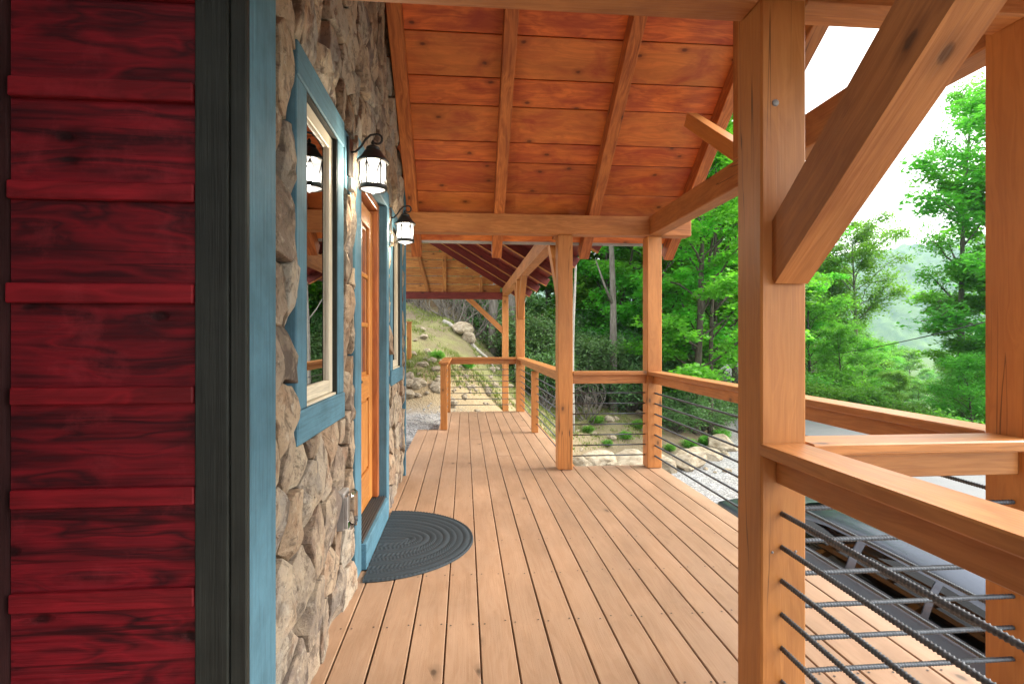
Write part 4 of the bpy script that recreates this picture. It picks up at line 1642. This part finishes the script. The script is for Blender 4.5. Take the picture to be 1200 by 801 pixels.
# rhododendrons and undergrowth along the top of the bank
G6 = 'rhododendrons on the bank'
for (px, d, s, k_) in ((612, 19.5, 1.0, 'rhodo'), (632, 18, .9, 'rhodo2'), (640, 22, 1.1, 'rhodo'), (662, 21, 1.0, 'rhodo'), (690, 20, 1.05, 'rhodo'), (715, 21.5, 1.15, 'rhodo'), (738, 20, 1.0, 'rhodo2'), (752, 22, 1.1, 'rhodo'), (680, 24, 1.3, 'rhodo'), (705, 26, 1.4, 'rhodo'), (598, 22, 1.1, 'rhodo'), (570, 23.5, 1.2, 'rhodo'), (545, 25, 1.2, 'rhodo'), (515, 24.5, 1.3, 'rhodo'), (488, 26, 1.3, 'rhodo'), (785, 20.5, .9, 'rhodo2'), (805, 22, 1.0, 'rhodo'), (768, 23, 1.0, 'rhodo'), (822, 19.5, .7, 'rhodo2'), (838, 21, .7, 'rhodo2'), (795, 18.5, .7, 'rhodo2')):
    x, y = P(px, d)
    put(k_, x, y, 'dark green rhododendron along the top of the bank', 'shrub', G6, s, name='rhododendron', pool=SHRUBS)
G7 = 'roadside bushes'
for (px, d, s) in ((960, 25, .9), (985, 26, .8), (1010, 25, .8), (1035, 26, .8), (1062, 24, .9), (1090, 22, .9), (1120, 20, .9), (1148, 19, 1.0), (945, 28, 1.0), (975, 30, 1.1), (1175, 18, 1.0)):
    x, y = P(px, d)
    put('leafy', x, y, 'low leafy bush on the verge beyond the road', 'shrub', G7, s, name='roadside_bush', pool=SHRUBS)


G8 = 'weeds on the slope'
for (px, d, s) in ((690, 16.4, .16), (712, 15.9, .13), (733, 16.6, .17), (700, 17.4, .18), (748, 17.6, .2), (785, 16.6, .15), (808, 17.2, .2), (828, 18.0, .22), (845, 18.8, .26), (548, 13.2, .15), (512, 13.4, .16)):
    x, y = P(px, d)
    put('leafy', x, y, 'small green weed clump growing on the bare slope', 'weed', G8, s, name='weed_clump', pool=SHRUBS)


# bare trunks and saplings
def stem(px, d, H, r0, mat, label, lean=(0, 0), wob=.15, seed=0, name='bare_sapling', cat='sapling', forks=0):
    r = random.Random(seed)
    x, y = at(px, d); z = zgf(x, y)
    t_ = thing(name, label, cat, (x, y, z))
    pth = []
    for i in range(12):
        s = i / 11
        pth.append((x + lean[0] * s * H + wob * math.sin(s * 7 + seed) * s * .6, y + lean[1] * s * H, z - .2 + H * s))
    tube('trunk', pth, [r0 * (1 - .65 * i / 11) for i in range(12)], mat, t_, 8)
    for f in range(forks):
        i = r.randint(4, 9); p = Vector(pth[i]); a = r.uniform(0, 6.28); L = r.uniform(.5, 1.4)
        q = [p, p + Vector((math.cos(a) * L * .5, math.sin(a) * L * .3, L * .5)), p + Vector((math.cos(a) * L, math.sin(a) * L * .5, L * 1.2))]
        tube('limb', q, [r0 * .4, r0 * .28, r0 * .1], mat, t_, 5)


stem(671.5, 15.6, 7.5, .055, M_BARKW, 'thin crooked pale sapling beside the inner bay post', (.005, 0), .14, 3, forks=3)
stem(719, 19.5, 9, .17, M_BARK, 'grey tree trunk above the rhododendrons between the two far posts', (-.01, 0), .12, 5, name='bare_tree', cat='tree', forks=4)
stem(578, 19, 8, .19, M_BARK, 'thick grey trunk at the edge of the dark thicket', (0, 0), .05, 8, name='bare_tree', cat='tree', forks=3)
stem(598, 19.6, 8, .21, M_BARK, 'thick grey trunk behind the slim bank post', (.01, 0), .05, 9, name='bare_tree', cat='tree', forks=3)
stem(602, 17.5, 4.5, .03, M_BARKW, 'thin leaning pale sapling behind the braced far post', (.08, 0), .1, 12, forks=2)
stem(812, 20, 9, .10, M_BARKD, 'dark leaning trunk among the bright maples', (.10, 0), .2, 14, name='bare_tree', cat='tree', forks=4)
stem(832, 19, 10, .10, M_BARKD, 'straight dark trunk among the bright maples', (.02, 0), .15, 15, name='bare_tree', cat='tree', forks=4)
stem(702, 22, 8, .09, M_BARKD, 'slanting dark trunk above the rhododendrons', (.22, 0), .2, 16, name='bare_tree', cat='tree', forks=3)


# leafless shrubs at the top of the bank
def bare_shrub(px, d, H, Rr, seed, label):
    r = random.Random(seed)
    x, y = at(px, d); z = zgf(x, y)
    V, F = [], []

    def br(p, dv, L, rad, depth):
        n = 5
        pth = [p]
        dd = dv.copy()
        for i in range(n):
            dd = (dd + Vector((r.uniform(-.35, .35), r.uniform(-.35, .35), r.uniform(-.15, .25)))).normalized()
            pth.append(pth[-1] + dd * L / n)
        v, f = tube_geo(pth, [rad * (1 - .6 * i / n) for i in range(n + 1)], 5, False)
        b = len(V); V.extend(v); F.extend([tuple(k + b for k in ff) for ff in f])
        if depth:
            for q in range(3):
                i = r.randint(2, n)
                nd = (dd + Vector((r.uniform(-1, 1), r.uniform(-1, 1), r.uniform(-.3, .8)))).normalized()
                br(pth[i], nd, L * r.uniform(.5, .8), rad * .5, depth - 1)
    for i in range(9):
        a = r.uniform(0, 6.28)
        br(Vector((r.uniform(-.2, .2), r.uniform(-.2, .2), -.1)), Vector((math.cos(a) * Rr, math.sin(a) * Rr, 1)).normalized(), H * r.uniform(.6, 1), .026, 2)
    o = link('bare_shrub', mesh('bare_shrub', V, F, True), M_BARK, None, Matrix.Translation((x, y, z)))
    return tag(o, label, 'shrub', 'leafless shrubs on the bank')


for i, (px, d, H, Rr) in enumerate(((523, 19.5, 2.0, .9), (536, 18.6, 1.8, .9), (505, 20, 1.9, .9), (553, 19, 1.7, 1.0), (490, 20.5, 1.8, .8), (566, 19.6, 1.6, .9), (640, 17, 1.2, .8), (690, 17.5, 1.2, .9), (478, 21, 2.0, .9))):
    bare_shrub(px, d, H, Rr, 40 + i, 'leafless grey tangled shrub at the edge of the thicket')


# boulders and rocks
def rock_mesh(seed, sub=2, rough=.32):
    bm = bmesh.new()
    bmesh.ops.create_icosphere(bm, subdivisions=sub + 1, radius=1)
    r = random.Random(seed)
    planes = [(Vector((r.uniform(-1, 1), r.uniform(-1, 1), r.uniform(-.6, 1))).normalized(), r.uniform(.55, .9)) for _ in range(9)]
    for v in bm.verts:
        p = v.co.copy()
        for n, dd in planes:
            e = p.dot(n) - dd
            if e > 0: p -= n * e * .9
        p *= 1 + rough * .35 * mnoise.noise(v.co * 1.8 + Vector((seed, 0, 0))) + .05 * mnoise.noise(v.co * 5 + Vector((0, seed, 0)))
        v.co = p
    me = bpy.data.meshes.new('rock'); bm.to_mesh(me); bm.free()
    me.materials.append(M_ROCK)
    return me


ROCKS = [rock_mesh(i, 2) for i in range(6)]
SMALL = [rock_mesh(20 + i, 1) for i in range(5)]


def boulder(px, d, w, h, label, seed, group=None, dep=None, sink=.25, name='boulder', small=False):
    x, y = at(px, d)
    o = bpy.data.objects.new(name, (SMALL if small else ROCKS)[seed % 5])
    C.objects.link(o)
    o.location = (x, y, zgf(x, y) + h * (1 - sink) * .42)
    o.scale = (w / 2 / .8, (dep or w * .75) / 2 / .8, h / 2 / .75)
    o.rotation_euler = (rng.uniform(-.2, .2), rng.uniform(-.2, .2), rng.uniform(0, 6.28) if small else rng.uniform(-.3, .3))
    tag(o, label, 'rock', group)


boulder(539, 17.2, .7, .4, 'large pale boulder resting high on the grassy bank', 1, None, .8, .3)
boulder(550, 16.9, .42, .32, 'smaller pale boulder leaning against the high boulder on the bank', 2, None, .5, .3)
for (px, d, w, h, lb, sd) in ((700, 14.6, .95, .5, 'broad pale boulder at the foot of the bank seen through the far bay rail', 0), (741, 14.9, 1.3, .52, 'long pale boulder right of the broad one at the foot of the bank', 3), (680, 13.9, .6, .4, 'squat boulder beside the inner bay post', 4), (722, 14.2, .55, .4, 'small pale rock wedged between the two large boulders', 2), (800, 15.2, 1.1, .5, 'pale boulder above the gravel right of the outer far post', 1), (826, 16.2, .9, .4, 'flat boulder above the gravel beside the maples', 0), (846, 17.4, .9, .5, 'small boulder at the corner of the gravel drive', 3), (776, 14.8, .8, .5, 'tan boulder behind the outer far post', 2)):
    boulder(px, d, w, h, lb, sd)
GR = 'rocks in the cut bank'
rq = random.Random(33)
for i in range(95):
    px = rq.uniform(474, 606)
    d = rq.uniform(10.9, 13.2) if i < 70 else rq.uniform(13, 17)
    w = rq.uniform(.06, .26) * (1.3 if d < 11.6 else .8) * (1.6 if rq.random() < .12 else 1)
    boulder(px, d, w, w * rq.uniform(.5, .8), 'sandy rock set in the cut bank beyond the far end rail', i, GR, None, .35, 'bank_rock', True)
for i in range(45):
    px = rq.uniform(660, 860); d = rq.uniform(14.5, 20)
    w = rq.uniform(.1, .32)
    boulder(px, d, w, w * .6, 'small loose rock on the slope beyond the deck bay', i, 'loose rocks on the slope', None, .4, 'loose_rock', True)

# fallen log near the boulder
lx0 = Vector((*at(520, 17.6), 0)); lx1 = Vector((*at(578, 16.2), 0))
lp = []
for i in range(9):
    p = lx0.lerp(lx1, i / 8); lp.append((p.x, p.y, zgf(p.x, p.y) + .05 + .02 * math.sin(i * 2)))
tag(tube('fallen_log', lp, [.06, .07, .07, .065, .06, .06, .05, .045, .03], M_BARKW, None, 8), 'weathered grey log lying on the bank below the high boulder', 'log')

# short newel post on the hillside
nx_, ny_ = at(479.5, 12.75)
np_ = thing('newel_post', 'short wooden post on the hillside beyond the stone corner', 'post', (nx_, ny_, zgf(nx_, ny_)))
slab('shaft', nx_ - .05, nx_ + .05, ny_ - .05, ny_ + .05, zgf(nx_, ny_) - .2, zgf(nx_, ny_) + .86, M_POST, np_, .004, axis=2)
slab('cap', nx_ - .065, nx_ + .065, ny_ - .065, ny_ + .065, zgf(nx_, ny_) + .861, zgf(nx_, ny_) + .89, M_POST, np_, .006, axis=0)

# grass tufts over the bank
def grass():
    r = np.random.default_rng(5)
    n = 34000
    px = r.uniform(470, 870, n); d = 10.8 + 15 * r.uniform(0, 1, n) ** 1.1
    u = (px - 600) / 630 * d
    X, Y = u * cs + d * sn, -u * sn + d * cs
    # verge beyond the road and lower bank to the right
    n2 = 9000
    px2 = r.uniform(870, 1230, n2); d2 = r.uniform(16, 34, n2)
    u2 = (px2 - 600) / 630 * d2
    X = np.concatenate([X, u2 * cs + d2 * sn]); Y = np.concatenate([Y, -u2 * sn + d2 * cs])
    sd = sdist(X, Y); rd = right_d(X, Y)
    patch = vnoise(X, Y, .9, 1.0) + .6 * vnoise(X, Y, 2.3, 4.0)
    lim = np.interp(X, [-2, 3, 8], [9, 7, 6])
    ok = ((sd > .9) & (sd < lim) & (patch > np.where(X > 1.5, -.35, .1) + .5 * r.uniform(-1, 1, len(X)))) | ((rd > .4) & (rd < 6))
    X, Y = X[ok], Y[ok]
    sx = X + 0
    nb = 4
    X = np.repeat(X, nb) + r.normal(0, .03, len(X) * nb); Y = np.repeat(Y, nb) + r.normal(0, .03, len(Y) * nb)
    Z = zg(X, Y) - .01
    m = len(X)
    az = r.uniform(0, 6.28, m); h = r.uniform(.03, .12, m); ln = r.uniform(.1, .6, m) * h
    w = r.uniform(.008, .016, m)
    b = np.stack([X, Y, Z], -1)
    sdv = np.stack([-np.sin(az), np.cos(az), np.zeros(m)], -1)
    tip = b + np.stack([np.cos(az) * ln, np.sin(az) * ln, h], -1)
    co = np.stack([b - sdv * w[:, None], b + sdv * w[:, None], tip], 1).reshape(-1, 3)
    q = np.arange(m * 3).reshape(m, 3)
    me = crown_mesh('grass', co, q, r.uniform(0, 1, m), M_GRASS)
    tag(link('grass', me), kind='stuff', label='sparse grass tufts growing on the bank', cat='grass')


grass()


# loose gravel on the landing and drive near the deck
def pebbles():
    r = np.random.default_rng(8)
    n = 9000
    px = r.uniform(470, 880, n); d = r.uniform(8.0, 15, n)
    u = (px - 600) / 630 * d
    X, Y = u * cs + d * sn, -u * sn + d * cs
    ok = (sdist(X, Y) < .25) & ~((X > -.35) & (X < 1.1) & (Y < 9.6))
    X, Y = X[ok], Y[ok]
    Z = zg(X, Y)
    base = np.array([(1, 0, 0), (-1, 0, 0), (0, 1, 0), (0, -1, 0), (0, 0, 1), (0, 0, -1)], float)
    tri = np.array([(0, 2, 4), (2, 1, 4), (1, 3, 4), (3, 0, 4), (2, 0, 5), (1, 2, 5), (3, 1, 5), (0, 3, 5)])
    m = len(X)
    s = r.uniform(.008, .03, (m, 1, 3)) * np.array([1, 1, .7])
    P_ = base[None] * s * (1 + r.normal(0, .2, (m, 6, 1)))
    a = r.uniform(0, 6.28, m)
    ca, sa = np.cos(a)[:, None], np.sin(a)[:, None]
    co = np.stack([P_[..., 0] * ca - P_[..., 1] * sa, P_[..., 0] * sa + P_[..., 1] * ca, P_[..., 2]], -1)
    co += np.stack([X, Y, Z], -1)[:, None, :]
    q = (tri[None] + (np.arange(m) * 6)[:, None, None]).reshape(-1, 3)
    me = np_mesh('gravel', co.reshape(-1, 3), q)
    tag(link('gravel', me, M_PEB), kind='stuff', label='loose pale gravel around the far end of the deck', cat='gravel')


t = NT('gravel_stone')
v, _ = t.coord('Object', False)
M_PEB = t.done(t.principled(t.mix(t.noise(v, 14, 2), (.15, .15, .155), (.42, .41, .40)), .85, None, .2))
pebbles()

# overhead cable
def cable():
    x0, y0 = at(1260, 11.5); x1, y1 = at(930, 46)
    z0 = EYE - (350 - 397) / 630 * 11.5; z1 = EYE - (418 - 397) / 630 * 46
    pth = []
    for i in range(25):
        s = i / 24
        pth.append((x0 + (x1 - x0) * s, y0 + (y1 - y0) * s, z0 + (z1 - z0) * s - 1.0 * 4 * s * (1 - s) * .35))
    tag(tube('overhead_cable', pth, .018, M_CABLE, None, 6), 'thin overhead cable sloping across the trees', 'cable')


cable()

# ------------------------------------------------------------------ air
bm = bmesh.new()
cube_in(bm, -1400, 2300, -1100, 2500, -140, 185)
me = bpy.data.meshes.new('haze'); bm.to_mesh(me); bm.free()
t = NT('hazy_air')
pv = t.n('ShaderNodeVolumePrincipled')
pv.inputs['Color'].default_value = (.62, .83, 1.0, 1)
pv.inputs['Density'].default_value = 0.00026
pv.inputs['Anisotropy'].default_value = 0.2
t.l(pv.outputs[0], t.out.inputs['Volume'])
hz = link('haze', me, t.m)
tag(hz, kind='stuff', label='thin pale haze in the valley air', cat='haze')
